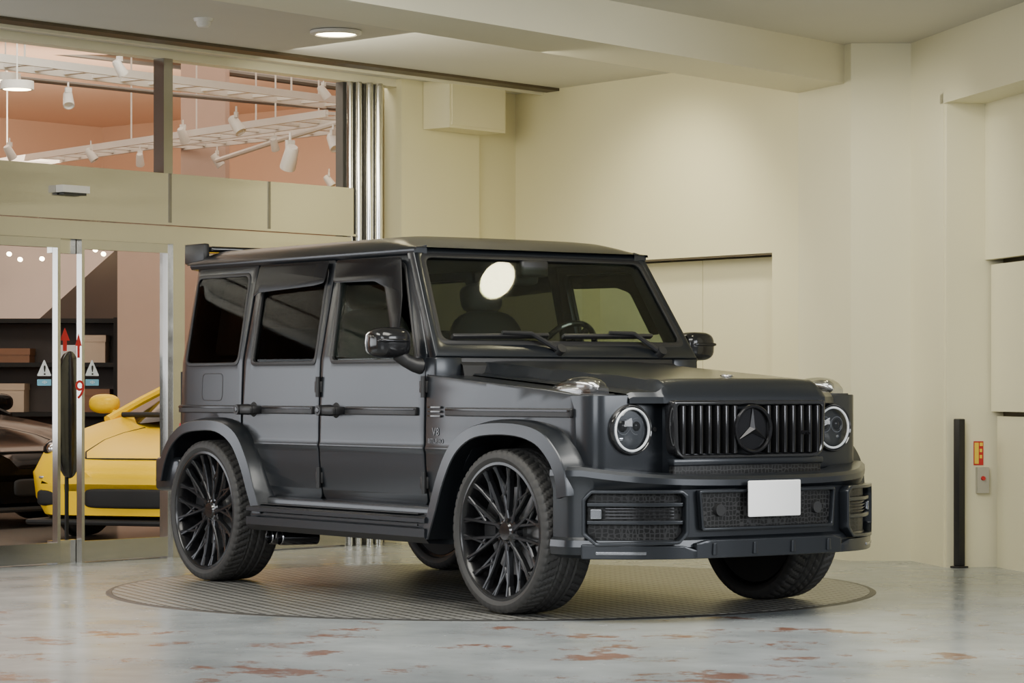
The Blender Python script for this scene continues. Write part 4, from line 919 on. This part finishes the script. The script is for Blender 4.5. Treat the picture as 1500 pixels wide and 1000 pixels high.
b = NB(); lathe(b, [(.08, .0), (.215, .0), (.215, .03), (.085, .03), (.08, .05), (0, .05)], 48, AX); obj('brake_disc', b, M['disc'], wheel, center=False)
b = NB()
for k in range(7):
    a = R(140+8*k); bar(b, AX @ Vector((.145*math.cos(a), .145*math.sin(a), .04)), AX @ Vector((.235*math.cos(a), .235*math.sin(a), .04)), .06, .032, AX.to_3x3() @ Vector((0, 0, 1)))
obj('brake_caliper', b, M['plastic'], wheel, center=False)
b = NB(); lathe(b, [(RR-.02, -.09), (RR-.02, -.11), (0, -.11), (0, -.09)], 40, AX); obj('wheel_back', b, M['dark'], wheel, center=False)
for i, (x, s) in enumerate(((0, -1), (-2.89, -1), (0, 1), (-2.89, 1))):
    w = wheel if i == 0 else copy_tree(wheel)
    w.parent = CAR; w.matrix_parent_inverse = Wm(CAR).inverted()
    w.location = (x, s*.805, .404); w.rotation_euler = (0, (.3*i), 0) if s < 0 else (0, .4*i, PI)

# ------------------------------------------------------------------ LIGHT
def area(name, loc, tgt, sx_, sy_, e, col):
    l = bpy.data.lights.new(name, 'AREA'); l.shape = 'RECTANGLE'; l.size = sx_; l.size_y = sy_; l.energy = e; l.color = col
    o = bpy.data.objects.new(name, l); COL.objects.link(o); o.location = loc
    o.rotation_euler = (Vector(tgt)-Vector(loc)).to_track_quat('-Z', 'Y').to_euler(); return o
def spot(name, loc, tgt, e, col, ang=95, blend=.9):
    l = bpy.data.lights.new(name, 'SPOT'); l.energy = e; l.color = col; l.spot_size = R(ang); l.spot_blend = blend; l.shadow_soft_size = .15
    o = bpy.data.objects.new(name, l); COL.objects.link(o); o.location = loc
    o.rotation_euler = (Vector(tgt)-Vector(loc)).to_track_quat('-Z', 'Y').to_euler(); return o
area('daylight_from_entrance', (9, -13, 4.5), (-1, 0, .8), 9, 4.5, 1080, (.94, .97, 1))
area('front_sheen_fill', (9.5, 2.5, 3.0), (0, 0, .8), 4, 2.4, 380, (.94, .97, 1))  # unseen light added to give the car's front faces some sheen
area('ceiling_fluorescent', (1.6, -1.4, 3.25), (1.4, -1.2, 0), 3.2, 1.6, 190, (1, .97, .88))
area('ceiling_fluorescent_left', (-1.6, -3.8, 3.25), (-1.5, -3.4, 0), 3.0, 1.0, 140, (1, .97, .88))
area('ceiling_fluorescent_back', (-3.2, .6, 3.0), (-3.6, 3.2, 1.2), 2.5, 1.0, 50, (1, .95, .76))
spot('wall_wash', (-3.6, 2.3, 3.2), (-4.0, 3.5, 1.9), 95, (1, .95, .74))
spot('wall_wash_right', (-1.0, 2.2, 3.2), (-1.9, 3.6, 1.5), 60, (1, .97, .82))
area('showroom_light', sf(6.0, 4.3, -6), sf(6.0, 0, -6), 8, 8, 270, (1, .85, .70))
area('showroom_upper_fill', sf(6.0, 2.6, -8), sf(7.0, 4.4, -11), 5, 3, 270, (1, .84, .68))  # added fill, no fixture: lifts the upper showroom walls and ceiling
area('showroom_front_light', sf(1.2, 4.2, -1.2), sf(2.0, 0, -3.2), 5, 1, 130, (1, .97, .88))
area('side_sheen_fill', sf(-3.6, 1.5, -2.2), sf(0, .8, 4), 4.5, 1.6, 105, (.90, .95, 1))  # out-of-frame fill added for a sheen gradient along the car's side
wld = bpy.data.worlds.new('world'); S.world = wld; wld.use_nodes = True
bg = wld.node_tree.nodes['Background']; bg.inputs[0].default_value = (.93, .96, 1, 1); bg.inputs[1].default_value = .42
